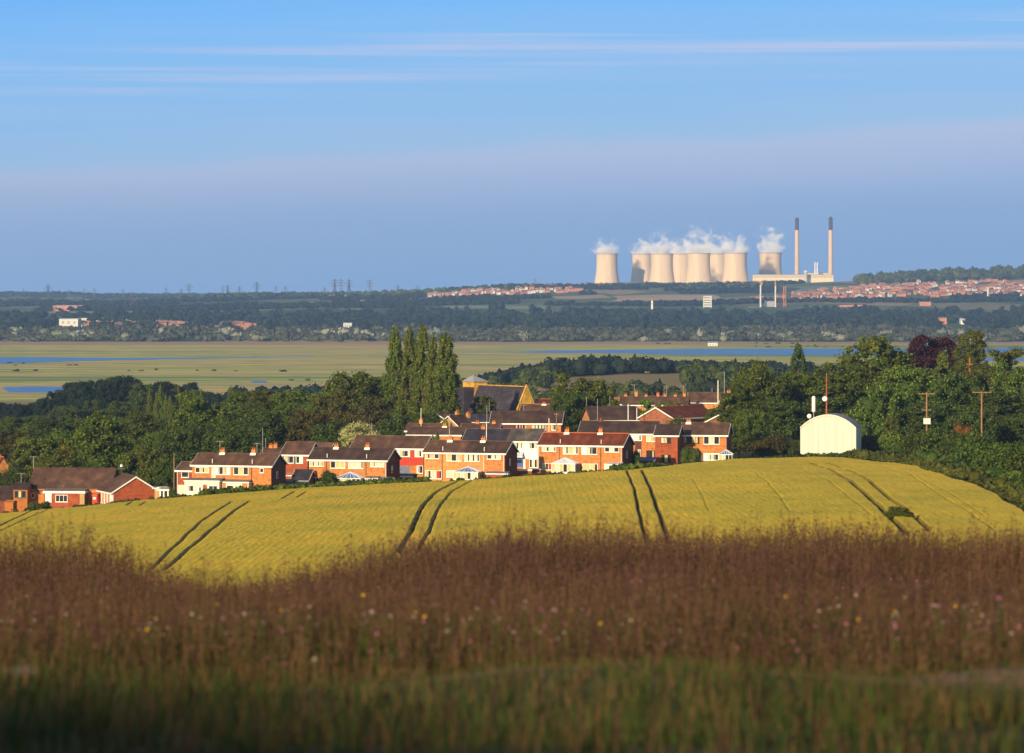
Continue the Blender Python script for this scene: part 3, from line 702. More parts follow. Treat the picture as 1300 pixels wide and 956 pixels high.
        rib(A,r0); rib(B,r0); rib(r0,r1,.07)
        for i in range(1,5): rib((X0+w*i/5,y0,Ze+.02), r0, .035)
        for i in range(1,4): rib((X1,y0+out*i/4,Ze+.02), (r0[0],max(r0[1],y0+out*i/4),Za), .035); rib((X0,y0+out*i/4,Ze+.02), (r0[0],max(r0[1],y0+out*i/4),Za), .035)
        mb.build('roof_rib', cns)

# --- front row, left to right (Y ~ 705-770)
# long brown roofed bungalow
h = House('bungalow','long brown roofed bungalow with white framed flat extension at the left',36,140,620,596,640,716,depth=11,yaw=-6,wall='brick_orange',roof='tile_brown',fascia=False,barge='tile_brown',overh=.15)
h.lean(60,112,622,642,out=2.6,wall='brick_red',roof='felt',th=.42); h.win(75,627,90.5,636,3,'gg',y=-2.6); h.door(62,625,70,637,'white',y=-2.62,glass=False)
h.panel('gutter_board',47,622,61,624.5,'metal_dark',.05); h.panel('brick_pier',106,624,112,640,'tan_paint',2.64)
h.win(40,626,44,632,1,'g'); h.aerial(38,2.2)
# orange timber clad annexe with hipped little roof
h = House('timber_annexe','orange timber clad annexe joined to the left of the long bungalow',17,35,620.5,614,644,713,depth=4.5,yaw=-6,wall='wood_orange',roof='tile_dark',gable='wood_orange',fascia=False,barge=None,cat='annexe')
h.win(18.5,623,33,632,3,'gcg',frame='metal_dark'); h.aerial(25,1.9)
h = House('bungalow','dark brown roofed building cut off by the left edge',-40,14,634,619,650,722,depth=9,yaw=-8,wall='brick_dark',roof='tile_dark',fascia=False,barge=None)
h = House('orange_shed','small bright orange timber shed beside the field at the far left',6,17,638.5,636,650,706,depth=2.2,yaw=-10,wall='wood_orange',roof='wood_orange',gable='wood_orange',fascia=False,barge=None,cat='shed',overh=.08)
# red playhouse
h = House('playhouse','small bright red playhouse between the two bungalows',117,123.5,629,625.5,640,712,depth=1.8,yaw=-20,wall='red_paint',roof='terracotta',gable='red_paint',fascia=False,barge=None,cat='playhouse',overh=.08)
h.win(118.5,631,122,634,1,'c',sill=False)
# gable fronted bungalow
h = House('bungalow','gable fronted bungalow with white bargeboards and dark brown roof',125,148.5,622,602,640,714,depth=8.4,yaw=-70,wall='white',roof='tile_brown',gable='brick_red',overh=.25)
for a in (127.5,132,137,142): h.panel('brick_panel',a,624.5,a+2.2,637,'brick_orange',.03)
for a in (130,135,140): h.win(a,625,a+1.8,632,1,'p',sill=False)
h.chimney(134,.3,False,'metal_grey',0,-2,.25)
hc = House('carport','pale flat roofed carport with tan door right of the gabled bungalow',187,203,620.3,620,634,708,depth=4,yaw=-12,wall='tan_paint',roof='white',gable='tan_paint',fascia=False,barge=None,cat='carport',overh=.25)
hc.lean(203,215,620.5,634,out=.3,wall=None,roof='felt',th=.3)
for a in (203.5,208,213.5):
    mb = MB(); x = hc.lx(a); mb.box(x,-.3,-1,x+.22,-.1,hc.lz(621.5),'white'); mb.build('post', hc.root)
# terrace with long brown roof
h = House('terrace_block','leftmost two storey brick terrace with long brown roof and white ground floor',244,346,590,576,629,716,depth=7.4,yaw=-17,wall='brick_orange',roof='tile_brown')
h.win(248,593,266,600,3,'gcc'); h.win(274.6,592,293.5,602,4,'wgcw'); h.win(297.7,592,317,602,3,'gcg'); h.win(331.5,593,336.6,599,1,'g')
h.panel('cream_render',270,591.5,274.4,606,'cream'); h.pipe(269.3,'white',bot=1.5,flue=True); h.pipe(320.8,'metal_dark',bot=1.5,flue=True)
h.gable_win(2.6,3.4,3.0,4.3)
h.lean(241,286,608.5,629,out=2.6,wall='cream'); h.win(244,615,257,623,3,'pgp',y=-2.6); h.door(259,616,264,628,y=-2.62); h.panel('brick_pier',265,614,270,629,'brick_red',2.63)
h.win(272.5,615,284,625,2,'gg',y=-2.6); h.lean(287,321,610,629,out=1.6,wall='cream',roof='felt'); h.win(293,614.5,302,622,1,'g',y=-1.6); h.win(303,614.5,311,621,1,'c',y=-1.6); h.panel('brick_pier',287.5,612,292,629,'brick_orange',1.63); h.panel('brick_pier',313,612,320,629,'brick_orange',1.63)
h.chimney(282,.9); h.chimney(322,1.0); h.aerial(278,2.3); h.aerial(326,2.0)
# lower wing
h = House('terrace_wing','low brick wing at the left end of the leftmost terrace',224.5,246,597,587,629,720,depth=6,yaw=-17,wall='brick_red',roof='tile_brown')
h.win(230.5,597.5,240,606,1,'g'); h.panel('cream_render',225,615.5,243,629,'cream',.04); h.pipe(225.5,'white')
# block set back between the first two front blocks
h = House('brick_house','brick house with red brown roof set back behind the gap between front blocks',357,391,577,562,604,762,depth=8.5,yaw=-14,wall='brick_red',roof='tile_brown',gable='brick_red')
h.win(361,578.5,373,588,2,'cg'); h.win(376,579,385,588,2,'gw'); h.panel('dark_panel',372.8,578,376,588.5,'metal_dark',.05); h = House('brick_house','house glimpsed behind the first terrace roof with a small white edged gable',330,352,578,569,604,800,depth=7,yaw=-14,wall='brick_orange',roof='tile_brown'); h.chimney(343,.7,False); h.chimney(349,.9,False); h.aerial(336,2,False)
h = House('brick_house','small brown roofed house with white gable peeping above the second block',371,416,576,562.5,604,790,depth=7,yaw=-14,wall='brick_red',roof='tile_brown',gable='brick_orange')
h = House('garage','small garage with slate blue roof and white door beside the second block',371,390.5,609.5,597,622,738,depth=5,yaw=-16,wall='brick_orange',roof='tile_slate',cat='garage')
h.door(378.5,612,386,620,glass=False); h.lean(357,370,603,620,out=.2,wall=None,roof='felt')
# lean to roof below first gable
h = House('garden_store','low grey roofed store below the first dark gable end',336,368,612,609.5,622,724,depth=4.2,yaw=-12,wall='brick_dark',roof='felt',cat='outbuilding',barge=None,fascia=False)
# second semi detached block
h = House('semi_detached_block','orange brick block with blue ribbed white conservatory and dark gable end',392.3,491.5,583,569,618,741,depth=7.2,yaw=-18,wall='brick_orange',roof='tile_dark')
h.win(393,585.7,411.5,592,3,'cpc'); h.win(420,585,439,594,3,'gcc'); h.win(443,585,462,594,3,'ppp'); h.win(471,585,489,591.5,3,'ppp'); h.win(394,606,408,615.4,2,'cg')
h.pipe(414.8,'metal_dark',flue=True); h.pipe(465.5,'metal_dark',flue=True); h.pipe(491,'white',bot=.2); h.gable_win(2.6,3.4,2.6,3.9)
h.conservatory(434,465.5,597.7,605,613); h.lean(468,483,605,616,out=1.2,wall='brick_orange',roof='felt',th=.4)
h.chimney(427,.8); h.chimney(467,.9); h.lean(484,502,606,616,out=.8,wall='brick_dark',roof='felt_blue',th=.15,edge='metal_dark')
# red tile hung house
h = House('tile_hung_house','brick house with bright red tile hanging between white windows',446,538,568.5,554,604,771,depth=8.5,yaw=-14,wall='brick_orange',roof='tile_brown')
h.panel('white_cladding',505,569.5,521,579.5,'white',.05); h.panel('white_cladding',527,569.5,538,579.5,'white',.05)
h.panel('tile_hanging',506,580,537.5,590,'tile_hung',.06); h.panel('tile_hanging',521.3,569.5,526.7,579.7,'tile_hung',.06)
h.win(508,571,519,579,2,'cg',y=-.06); h.win(528.5,571,536,579,1,'p',y=-.06); h.panel('garage_door',506,590.5,520.5,601,'felt_blue',.05); h.win(529.5,590,537.5,600,2,'pg')
h.aerial(471,2.6,False)
hc = House('canopy','white edged flat canopy in front of the red tile hung house',498,524,603.3,603,612,752,depth=3.5,yaw=-12,wall='brick_dark',roof='felt',fascia=False,barge=None,cat='canopy',overh=.2)
hc.lean(497,524,603.5,607,out=.3,wall=None,roof='felt',th=.35)
# third block
h = House('semi_detached_block','salmon and orange brick block with pointed white conservatory in the centre',538.5,640.8,574,560,609,741,depth=7.3,yaw=-18,wall='brick_salmon',roof='tile_brown',roof2=[(590,'tile_brown'),(None,'tile_dark')])
h.panel('orange_brickwork',616,576,640.6,607,'brick_orange',.02)
h.win(540,576,557.7,582.3,3,'ccg'); h.win(567,575.7,586,585,3,'cgc'); h.win(590,575.5,609,585,3,'ppp'); h.win(618.5,575.5,636,581.8,3,'gpp',y=-.02)
h.win(540,597,561,607.7,3,'cpr'); h.win(567,596.5,584,605.4,2,'pp'); h.pipe(561.5,'metal_dark',flue=True); h.pipe(614.2,'white',flue=True); h.pipe(639.5,'white')
h.conservatory(583,614,590.8,597,608.5,out=3.2,n=7,wallp='white'); h.gable_win(2.6,3.4,2.6,3.9); h.chimney(572,.8); h.chimney(614,.8); h.aerial(570,3,False)
h.lean(620,647,599,609,out=1.2,wall='brick_red',roof='felt_blue',th=.22)
# white fronted house
h = House('white_fronted_house','white fronted house with grey and slate roof and blue door',588,684,559.5,545,597,776,depth=8.5,yaw=-12,wall='white',roof='tile_grey',roof2=[(588,'tile_dark'),(643,'tile_slate'),(None,'tile_grey')])
h.win(653,561,663.5,569,2,'pp'); h.win(671,560.8,682,569,3,'pgp'); h.panel('brick_panel',648,582,683,596,'brick_orange',.02)
h.panel('white_cladding',664.5,582.5,667,596,'white',.03); h.door(653,581.5,663.8,591.8,'blue_paint'); h.win(672,582,682,593,3,'gpg'); h.pipe(683,'white',bot=.2)
h.lean(652.5,664,578.5,582,out=1.0,wall=None,roof='poly_roof',th=.2,slope=.8); h.aerial(618,4.5,False); h.chimney(613.5,.7,False)
mb = MB(); w_ = empty('garden_wall', pw(646,602,745), R(-8), 'low white topped brick garden wall between the third and fourth blocks','wall')
mb.box(0,0,-1.4,4.2,.25,.6,'brick_red'); mb.build('brickwork', w_); mb = MB(); mb.box(-.05,-.06,.6,4.25,.31,.95,'white'); mb.build('coping', w_)
mb = MB(); w_ = empty('garden_wall', pw(675,600,748), R(-8), 'short low brick garden wall left of the red roofed block','wall')
mb.box(0,0,-1.4,1.7,.25,.5,'brick_dark'); mb.build('brickwork', w_); mb = MB(); mb.box(-.05,-.06,.5,1.75,.31,.7,'metal_grey'); mb.build('coping', w_)
# red roofed block
h = House('semi_detached_block','orange brick block with red brown roof, pale blue conservatory and teal garage door',684,789,564.5,550,599,751,depth=7.3,yaw=-18,wall='brick_orange',roof='tile_red')
h.win(688,567,705.7,573,2,'pp'); h.win(714.6,566,734,576,3,'pcp'); h.win(738,565.8,757.7,576,3,'wpg'); h.win(767,566.5,785,572.8,3,'gpg')
h.win(688.5,587.7,704,596.5,2,'cr'); h.win(739,587.7,758.5,599.5,2,'cc',sill=False); h.win(766.6,587.5,773,595.4,1,'p'); h.pipe(710.5,'metal_dark',flue=True); h.pipe(762,'metal_dark',flue=True); h.pipe(788,'white')
h.conservatory(706,736,580,587,600,out=3.0,roof='poly_roof',n=6,brickside=True); h.lean(773,790,587.5,599,out=1.5,wall='cream',roof='poly_roof',th=.3); h.panel('garage_door',775.5,590.5,788,598,'teal_paint',1.55)
h.chimney(720.5,.9); h.chimney(762.8,1.0); h.gable_win(2.6,3.4,2.6,3.9)
# long roof behind at the right
h = House('terrace_block','long grey brown roofed terrace behind the red roofed block, partly white clad',735,832,550,535.5,588,790,depth=8.4,yaw=-10,wall='brick_orange',roof='tile_dark')
h.panel('white_cladding',797,551,814.5,559,'white',.05); h.panel('maroon_cladding',806,559.5,813.8,583,'maroon',.04); h.win(809,552,813.7,559,1,'p',y=-.05); h.win(809.5,570,813,581,1,'p',y=-.04); h.win(820,551.5,831,560,2,'pc'); h.win(820,571,831,581.5,3,'ggc',frame='maroon')
h.aerial(759,4.5,False); h.chimney(763,.3,False,'brick_dark',1)
# projecting red block
h = House('brick_house','taller projecting deep red brick house under the long roof at the right',831.5,860,552.6,540,590,768,depth=7.6,yaw=-10,wall='brick_red',roof='tile_dark',gable='brick_dark')
h.win(838.7,555,851.7,563,3,'pcg',frame='maroon'); h.win(839.5,577,851.7,587,3,'gcg',frame='maroon',sill=False)
h = House('semi_detached_block','rightmost orange brick block with white framed windows and blue glass sunroom',864,922,552,537.5,589,774,depth=8,yaw=-10,wall='brick_orange',roof='tile_brown')
h.win(868.4,554,887.6,563,4,'pgcc',frame='maroon'); h.win(893,553.2,913,563.8,3,'gpg'); h.pipe(922,'metal_dark')
h.panel('white_cladding',893,575,914,585.5,'white',.05); h.win(898,576,912,584,3,'ppg',y=-.05); h.panel('porch_board',886,575,892,585.5,'metal_dark',.04)
h.conservatory(914,931,570,575.5,585,out=2.6,n=4); h.lean(864,886,571,589,out=1.8,wall='brick_dark',roof='maroon',th=.35,edge='maroon'); h.chimney(875.5,.7)
mb = MB(); w_ = empty('garden_wall', pw(879,590,757), R(-4), 'low orange brick garden wall along the field at the right end of the row','wall')
mb.box(0,0,-.8,8.2,.25,.62,'brick_orange'); mb.build('brickwork', w_); mb = MB(); mb.box(-.05,-.05,.62,8.25,.3,.70,'brick_salmon'); mb.build('coping', w_)
h = House('shed','low dark blue roofed shed between the red roofed block and the projecting house',792,830,585,581.5,592,758,depth=4,yaw=-8,wall='brick_dark',roof='felt_blue',cat='shed',fascia=False,barge=None)

# --- rows behind
h = House('brick_house','brown roofed house behind the third block with two chimneys on its ridge',517,585,552,542.5,575,835,depth=9,yaw=-10,wall='brick_orange',roof='tile_brown',barge='tile_brown'); h.chimney(564.5,.8); h.aerial(570.5,2.8,False)
h = House('brick_house','upper brown roofed house right below the poplars',515,557,547,538,575,870,depth=8,yaw=-10,wall='brick_orange',roof='tile_brown',barge='tile_brown'); h.chimney(534,1.0,False,'brick_salmon')
h = House('brick_house','narrow house with bright white gable edge beside the poplars',571,585,536,526,560,900,depth=7,yaw=42,wall='brick_orange',roof='tile_brown',gable='brick_orange',overh=.4); h.chimney(580,.6,False,'brick_salmon')
h = House('brick_house','house with white gable edge and orange chimney in front of the church',583,600,541,528,560,885,depth=6.5,yaw=42,wall='brick_orange',roof='tile_dark',gable='brick_orange',overh=.4); h.chimney(594,.6,False,'brick_salmon')
h = House('brick_house','slate roofed house directly in front of the church',592,622,536,526.5,560,925,depth=8,yaw=-8,wall='brick_orange',roof='tile_slate',barge=None)
h = House('brick_house','low orange ended house tucked above the slate roof',585,632,545.5,538,560,860,depth=7,yaw=-8,wall='brick_orange',roof='tile_brown',gable='brick_orange'); h.chimney(606,.4,False,'brick_salmon'); h.chimney(627,.5,False,'brick_salmon')
h = House('terrace_block','brown roofed terrace below the church with orange wall and pale windows',623,712,537,522.5,562,880,depth=8,yaw=-6,wall='brick_orange',roof='tile_dark',gable='brick_red')
h.win(656,538.5,667,545,3,'grg'); h.win(676,538.5,693,546,4,'pppc'); h.win(700,538.5,706,546,2,'pg'); h.panel('brown_board',624,539,655,545,'maroon',.03); h.aerial(665,1.5); h.aerial(621,2,False)
h = House('brick_house','brown roofed house right of the church gable',661,712,523.5,514,545,930,depth=8,yaw=-6,wall='brick_orange',roof='tile_brown',barge=None); h.chimney(691,.4); h.aerial(661,1.5,False)
h = House('brick_house','distant red roofed house between the church and the big rounded tree',680,706,513,507,530,1010,depth=8,yaw=-6,wall='brick_red',roof='tile_red',barge=None)
h = House('brick_house','brown roofed house with steep orange gable at its left end',751,812,533.5,517,560,872,depth=9,yaw=12,wall='brick_salmon',roof='tile_dark',gable_l='brick_orange',barge='tile_brown'); h.aerial(745,2.2,False); h.aerial(752,.4,False); h.aerial(775,2.4,False)
h = House('brick_house','wide white edged gable with long red roof running right',855,914,531,517,556,868,depth=8.6,yaw=55,wall='brick_salmon',roof='tile_red',gable_l='brick_red',gable='brick_red',overh=.35)
h = House('brick_house','small white edged gable half hidden by the green trees at the right',937,965,537,525,560,850,depth=7.6,yaw=60,wall='brick_red',roof='tile_red',gable_l='brick_red',overh=.35)
h = House('terrace_block','farthest long brown roof with a row of chimneys',791,872,514,503,535,950,depth=8,yaw=-5,wall='brick_salmon',roof='tile_brown',barge='tile_brown')
for a, hh in ((795,.4),(808.5,1.2),(821,.3),(836,.8),(845,.4),(858,.3),(869.5,.8)): h.chimney(a,hh,False,'brick_salmon',2,0,.6)
h.aerial(806,2.8); h.aerial(847,2.4,False); h.aerial(868,2.6)
h = House('brick_house','small red topped house left of the farthest long roof',780,792,513,504,535,958,depth=7,yaw=-5,wall='brick_dark',roof='tile_dark',barge=None,roof2=[(786,'far_red'),(None,'tile_dark')])
h = House('terrace_block','farthest brown roof at the right with pale eaves line',874,930,511,498.5,535,960,depth=8,yaw=-5,wall='brick_salmon',roof='tile_brown',barge='cream'); h.chimney(926,.5,False,'brick_salmon'); h.aerial(905,1.3,False)
h = House('brick_house','small orange brick gable among the trees at the far left',-4,-1,589,580,606,790,depth=2.0,yaw=-60,wall='brick_orange',roof='tile_red',gable='brick_orange',barge=None,overh=.12); h.chimney(-3,.6,False)

# --- church
ch = empty('church', pw(592,545,1060), R(-56), 'yellow sandstone church with steep dark slate roof and squat tower', 'church')
pm = F/1060; Wc = 60/pm/math.cos(R(56)); dpt = 8.2; he = 2.5; hr = 55/pm
mb = MB(); mb.box(0,0,-3,Wc,.5,he,'sandstone'); mb.box(0,dpt-.5,-3,Wc,dpt,he,'sandstone')
for x0 in (0,Wc-.5): mb.prism([(x0,.503,-3),(x0,dpt-.503,-3),(x0,dpt-.503,he),(x0,dpt/2,hr+.25),(x0,.503,he)], (.5,0,0), 'sandstone')
mb.build('wall', ch)
mb = MB()
for y0 in (-.4,dpt+.4): mb.prism([(-.3,y0,he-.5),(-.3,dpt/2,hr),(-.3,dpt/2,hr+.25),(-.3,y0,he-.25)], (Wc-.2,0,0), 'tile_slate')
rf = mb.build('roof', ch)
mb = MB(); mb.bar((-.3,dpt/2,hr+.25),(Wc-.5,dpt/2,hr+.25),.14,'sandstone'); mb.build('ridge_tiles', rf)
for x0,z0 in ((2.2,3.0),(3.4,3.3)):
    mb = MB(); k = (hr-he)/(dpt/2); yy = (z0-he)/k; mb.prism([(x0,yy-.3,z0),(x0+.9,yy-.3,z0),(x0+.9,yy-.3,z0+1.0),(x0,yy-.3,z0+1.0)], (0,1,0), 'poly_roof'); mb.build('dormer', ch)
mb = MB(); yc = dpt/2
arc = [(Wc+.003,yc-.7,3.0),(Wc+.003,yc+.7,3.0),(Wc+.003,yc+.7,4.4),(Wc+.003,yc+.4,5.1),(Wc+.003,yc,5.4),(Wc+.003,yc-.4,5.1),(Wc+.003,yc-.7,4.4)]
mb.prism(arc, (.04,0,0), 'glass'); w_ = mb.build('window', ch); mb = MB()
for dy in (-.35,.35): mb.box(Wc+.045,yc+dy-.07,3.0,Wc+.12,yc+dy+.07,5.4,'sandstone')
mb.build('tracery', w_)
mb = MB(); mb.prism([(Wc-.5,-.5,he-.6),(Wc-.5,dpt/2,hr+.3),(Wc-.5,dpt/2,hr+.75),(Wc-.5,-.5,he-.1)],(.55,0,0),'sandstone'); mb.prism([(Wc-.5,dpt+.5,he-.6),(Wc-.5,dpt/2,hr+.3),(Wc-.5,dpt/2,hr+.75),(Wc-.5,dpt+.5,he-.1)],(.55,0,0),'sandstone'); mb.build('coping', ch)
mb = MB(); tx, ty, tw = -5.6, 2.6, 5.2; zt = 60/pm
mb.box(tx,ty,-3,tx+tw,ty+tw*.8,zt,'sandstone'); tow = mb.build('tower', ch)
mb = MB(); a = .35; A=[(tx-a,ty-a,zt),(tx+tw+a,ty-a,zt),(tx+tw+a,ty+tw*.8+a,zt),(tx-a,ty+tw*.8+a,zt)]; ap = (tx+tw*.35,ty+tw*.4,zt+1.7)
mb.face(A[::-1],'metal_grey')
for i in range(4): mb.face([A[i],A[(i+1)%4],ap],'metal_grey')
mb.build('tower_roof', tow)
mb = MB(); mb.box(-3.6,-.6,-3,-.35,2.55,zt-1.4,'tile_slate'); mb.build('side_wing', ch)  # dark slate colour here stands for the poplars' shade on the wing

# --- arch roofed barn
bY = 786; bp_ = F/bY; bw = 71/bp_; bz = pw(1016,583.5,bY)
barn = empty('barn', bz, R(-11), 'white gabled barn with curved roof on the field crest', 'barn')
hb = 40.5/bp_; ht = 56.5/bp_; Lb = 9.0
prof = [(0,0,-1.5)]+[(bw,0,-1.5)]
arcp = []
for i in range(17):
    t = i/16; xx = bw*(1-t); arcp.append((xx, hb+(ht-hb)*(1-abs(2*t-1)**2.1)))
poly = [(0,0,-1.5),(bw,0,-1.5)]+[(x_,0,z_) for x_,z_ in arcp]
mb = MB(); mb.prism(poly, (0,.2,0), 'barn_white'); mb.prism([(p[0],Lb,p[2]) for p in poly], (0,.2,0), 'barn_white'); 
for x0 in (0,bw-.15): mb.box(x0,.203,-1.5,x0+.15,Lb-.003,hb-.01,'barn_white')
mb.build('wall', barn)
mb = MB()
for i in range(16):
    (xa,za),(xb,zb) = arcp[i],arcp[i+1]; mb.prism([(xa,-.12,za+.01),(xb,-.12,zb+.01),(xb,-.12,zb+.13),(xa,-.12,za+.13)], (0,Lb+.4,0), 'barn_roof')
mb.build('roof', barn)
mb = MB()
for i in range(16):
    (xa,za),(xb,zb) = arcp[i],arcp[i+1]; mb.prism([(xa,-.20,za-.12),(xb,-.20,zb-.12),(xb,-.20,zb+.15),(xa,-.20,za+.15)], (0,.075,0), 'cream')
mb.build('verge_trim', barn)
mb = MB()
for i in range(1,30):
    xx = bw*i/30; t = 1-xx/bw; zt_ = hb+(ht-hb)*(1-abs(2*t-1)**2.1); mb.box(xx-.02,-.03,.9,xx+.02,-.003,zt_-.15,'barn_white')
mb.build('cladding_rib', barn)
mb = MB(); xd = 39/bp_; mb.box(xd,-.10,.0,xd+1.35,-.035,1.15,'cream'); d_ = mb.build('door', barn); mb = MB(); mb.box(xd-.08,-.12,0,xd-.004,-.036,1.25,'tan_paint'); mb.box(xd+1.354,-.12,0,xd+1.43,-.036,1.25,'tan_paint'); mb.box(xd-.08,-.12,1.154,xd+1.43,-.036,1.25,'tan_paint'); mb.build('door_frame', d_)
mb = MB(); mb.box(.05,-.09,-1.2,bw-.05,-.036,.45,'brick_dark'); mb.build('plinth', barn)
mast = empty('radio_mast', pw(1049.3,528,bY+1.5), 0, 'thin rust red radio mast with small white dish above the barn', 'mast')
mb = MB(); mb.bar((0,0,-1),(0,0,55/bp_),.17,'rust_mast',8,.07); mb.build('mast_pole', mast)
mb = MB(); mb.lathe([(.0,-.05),(.35,.02),(.48,.12),(.5,.2)],'white',16); dsh = mb.build('dish', mast, (-.35,-.25,22/bp_)); dsh.rotation_euler = (R(90),0,R(-15))
ant = empty('antenna', pw(1033,530,bY+1.2), 0, 'stubby white cylindrical antenna on the left side of the barn roof', 'antenna')
mb = MB(); mb.lathe([(.01,1.0),(.30,1.05),(.37,1.25),(.37,3.8),(.30,4.05),(.01,4.1)],'white',14); mb.build('radome', ant, smooth=True); mb = MB(); mb.bar((0,0,-.6),(0,0,1.1),.08,'metal_grey'); mb.build('bracket', ant)
ds = empty('satellite_dish', pw(1027.5,531,bY+.8), 0, 'small white dish at the left shoulder of the barn roof', 'dish')
mb = MB(); mb.lathe([(.0,-.05),(.3,.02),(.42,.12),(.44,.2)],'white',16); q_ = mb.build('reflector', ds, (0,0,.4)); q_.rotation_euler = (R(80),0,R(-20)); mb = MB(); mb.bar((0.05,.2,-.6),(0,.05,.4),.05,'metal_grey'); mb.build('arm', ds)

# --- poles in and around the village
def pole(name, label, cat, px, ytop, ybase, Y, r, mat, arms=(), group=None):
    a = pw(px, ytop, Y); g = min(ground(a.x, Y), pw(px, ybase, Y).z); e = empty(name, (a.x, Y, g), 0, label, cat, group)
    mb = MB(); mb.bar((0,0,-.3),(0,0,a.z-g),r,mat,8,r*.7); mb.build('post', e)
    for dz, w in arms:
        mb = MB(); mb.box(-w,-.08,a.z-g-dz-.08,w,.08,a.z-g-dz+.08,mat); ar = mb.build('crossarm', e)
        mb = MB()
        for xx in (-w*.85,0,w*.85): mb.bar((xx,0,a.z-g-dz+.08),(xx,0,a.z-g-dz+.32),.06,'metal_dark',6)
        mb.build('insulator', ar)
    return e, a.z-g
e, hp = pole('power_pole','brown wooden power pole carrying a pale transformer box','power pole',1176.5,498,553,760,.20,'wood_pole',((.3,1.6),(3.3,.9)))
mb = MB(); mb.box(-.65,-.55,hp-5.9,.65,-.22,hp-4.8,'pale_panel'); mb.box(-.5,-.5,hp-4.8,-.35,-.35,hp-4.5,'metal_dark'); mb.box(.35,-.5,hp-4.8,.5,-.35,hp-4.5,'metal_dark'); mb.build('transformer', e)
pole('power_pole','tall bare wooden power pole with single crossarm above the right hedge','power pole',1246.3,497,565,700,.19,'wood_pole',((.15,1.65),))
pole('power_pole','short orange brown pole rising out of the trees at the upper right','power pole',1231,454,500,985,.22,'wood_orange',((1.6,.9),))
pole('lamp_post','pale lamp post against the poplars above a brown ridge','lamp post',534.5,518,560,852,.09,'cream')
pole('telegraph_pole','tan telegraph pole right of the windowed terrace below the church','telegraph pole',706.5,524,560,855,.14,'wood_pole',((.3,.5),))
pole('telegraph_pole','short pale pole beside the tan telegraph pole','telegraph pole',697,531,560,850,.12,'cream')
pole('telegraph_pole','thick cream pole standing on the farthest right roofline','telegraph pole',911.6,483,530,940,.17,'cream')
pole('lamp_post','thin grey lamp post right of the cream pole by the green tree','lamp post',919.6,472,530,930,.08,'metal_grey')
pole('flag_pole','tall thin white pole in front of the slate roof of the white fronted house','pole',617.5,535,580,765,.09,'white')
pole('flag_pole','white pole left of the third front block on the brown roof','pole',570.5,544,580,800,.08,'white')
pole('telegraph_pole','yellowish pole in front of the dark trees left of the first terrace','telegraph pole',221,576,610,735,.13,'wood_pole')
pole('lamp_post','white post on the dark roof left of the wide white edged gable','post',797.5,513,540,865,.12,'white')
pole('lamp_post','white post beside the wide white edged gable','post',808.5,518,540,860,.10,'white')
pole('lamp_post','white post on the red roof near the right hand trees','post',913,507,540,862,.12,'white')
pole('lamp_post','thin grey pole rising behind the gap between the first two blocks','pole',333.5,543,590,770,.06,'metal_grey')
e, hp = pole('floodlight_post','dark post with a bright lamp head behind the gabled bungalow','floodlight',154.3,592,630,728,.10,'metal_dark',((.4,.5),))
mb = MB(); mb.bar((0,-.15,hp-.1),(0,-.1,hp+.3),.25,'white',8); mb.build('lamp_head', e)

# ------------------------------------------------------------------ individual trees
POP = 'five tall poplars above the village roofs'
tree('poplar_tree','poplar',501,418,38,988,'leaf_poplar','leftmost of the tall poplars, broad with a blunt twin top',POP)
tree('poplar_tree','poplar',521,420,33,974,'leaf_poplar','second tall poplar from the left in the tight row',POP)
tree('poplar_tree','poplar',536.5,415,32,962,'leaf_poplar','tallest poplar in the middle of the tight row',POP)
tree('poplar_tree','poplar',550,427,29,950,'leaf_poplar','narrow fourth poplar with thin pointed top',POP)
tree('poplar_tree','poplar',567,427,39,938,'leaf_poplar','rightmost poplar, standing slightly apart beside the church',POP)
for a, b_ in ((190,497),(204,493),(210,505),(216,507),(227,495),(239.5,503),(247,499),(255,498),(292,495),(199,502),(233,508)):
    tree('poplar_tree','poplar',a,b_-2,13,1150+random.uniform(-20,20),'leaf_poplar','small slim poplar in the row before the dark left wood','row of slim poplars at the left')
LW = 'dark trees of the wood on the left slope'
prof = lambda p: np.interp(p, [-60,0,40,75,95,130,150,200,240,265,285,330], [515,512,510,496,487,484,479,486,487,499,504,510])
for i, p in enumerate(np.arange(-60,300,11.5)):
    p = float(p)+random.uniform(-3,3); tree('woodland_tree','round',p,prof(p)+random.uniform(-3,5),random.uniform(26,40),random.uniform(1420,1600),'leaf_blue' if i%3 else 'leaf_dark','dark rounded tree of the wood on the left slope',LW)
for i, p in enumerate(np.arange(-60,260,15)):
    p = float(p)+random.uniform(-4,4); tree('woodland_tree','round',p,max(prof(p)+12,505)+random.uniform(2,16),random.uniform(28,42),random.uniform(1220,1400),'leaf_dark','shaded tree low in the wood on the left slope',LW)
for i, p in enumerate(np.arange(-60,230,17)):
    tree('woodland_tree','round',float(p)+random.uniform(-4,4),532+random.uniform(-5,8),random.uniform(34,50),random.uniform(1020,1180),'leaf_dark' if i%2 else 'leaf_green','mid green tree between the left wood and the gardens',LW)
T = tree
T('broadleaf_tree','wide',128,530,112,800,'leaf_green','large spreading green tree directly behind the long brown bungalow roof')
T('broadleaf_tree','round',82,546,70,850,'leaf_green','rounded green tree above the left half of the long bungalow')
T('broadleaf_tree','round',40,556,64,815,'leaf_olive','olive green tree right of the small orange gable at far left')
T('broadleaf_tree','round',14,549,52,880,'leaf_brown','brownish tree above the small orange gable at far left')
T('broadleaf_tree','round',-22,560,60,830,'leaf_green','green tree cut by the left edge of the view')
T('broadleaf_tree','wide',68,572,80,770,'leaf_olive','low olive tree crowns just over the bungalow ridge')
T('shrub','bush',6,593,40,762,'leaf_green','green shrub under the small orange gable at far left',cat='shrub')
T('shrub','bush',20,590,44,750,'leaf_dark','dark shrub behind the timber annexe','',cat='shrub')
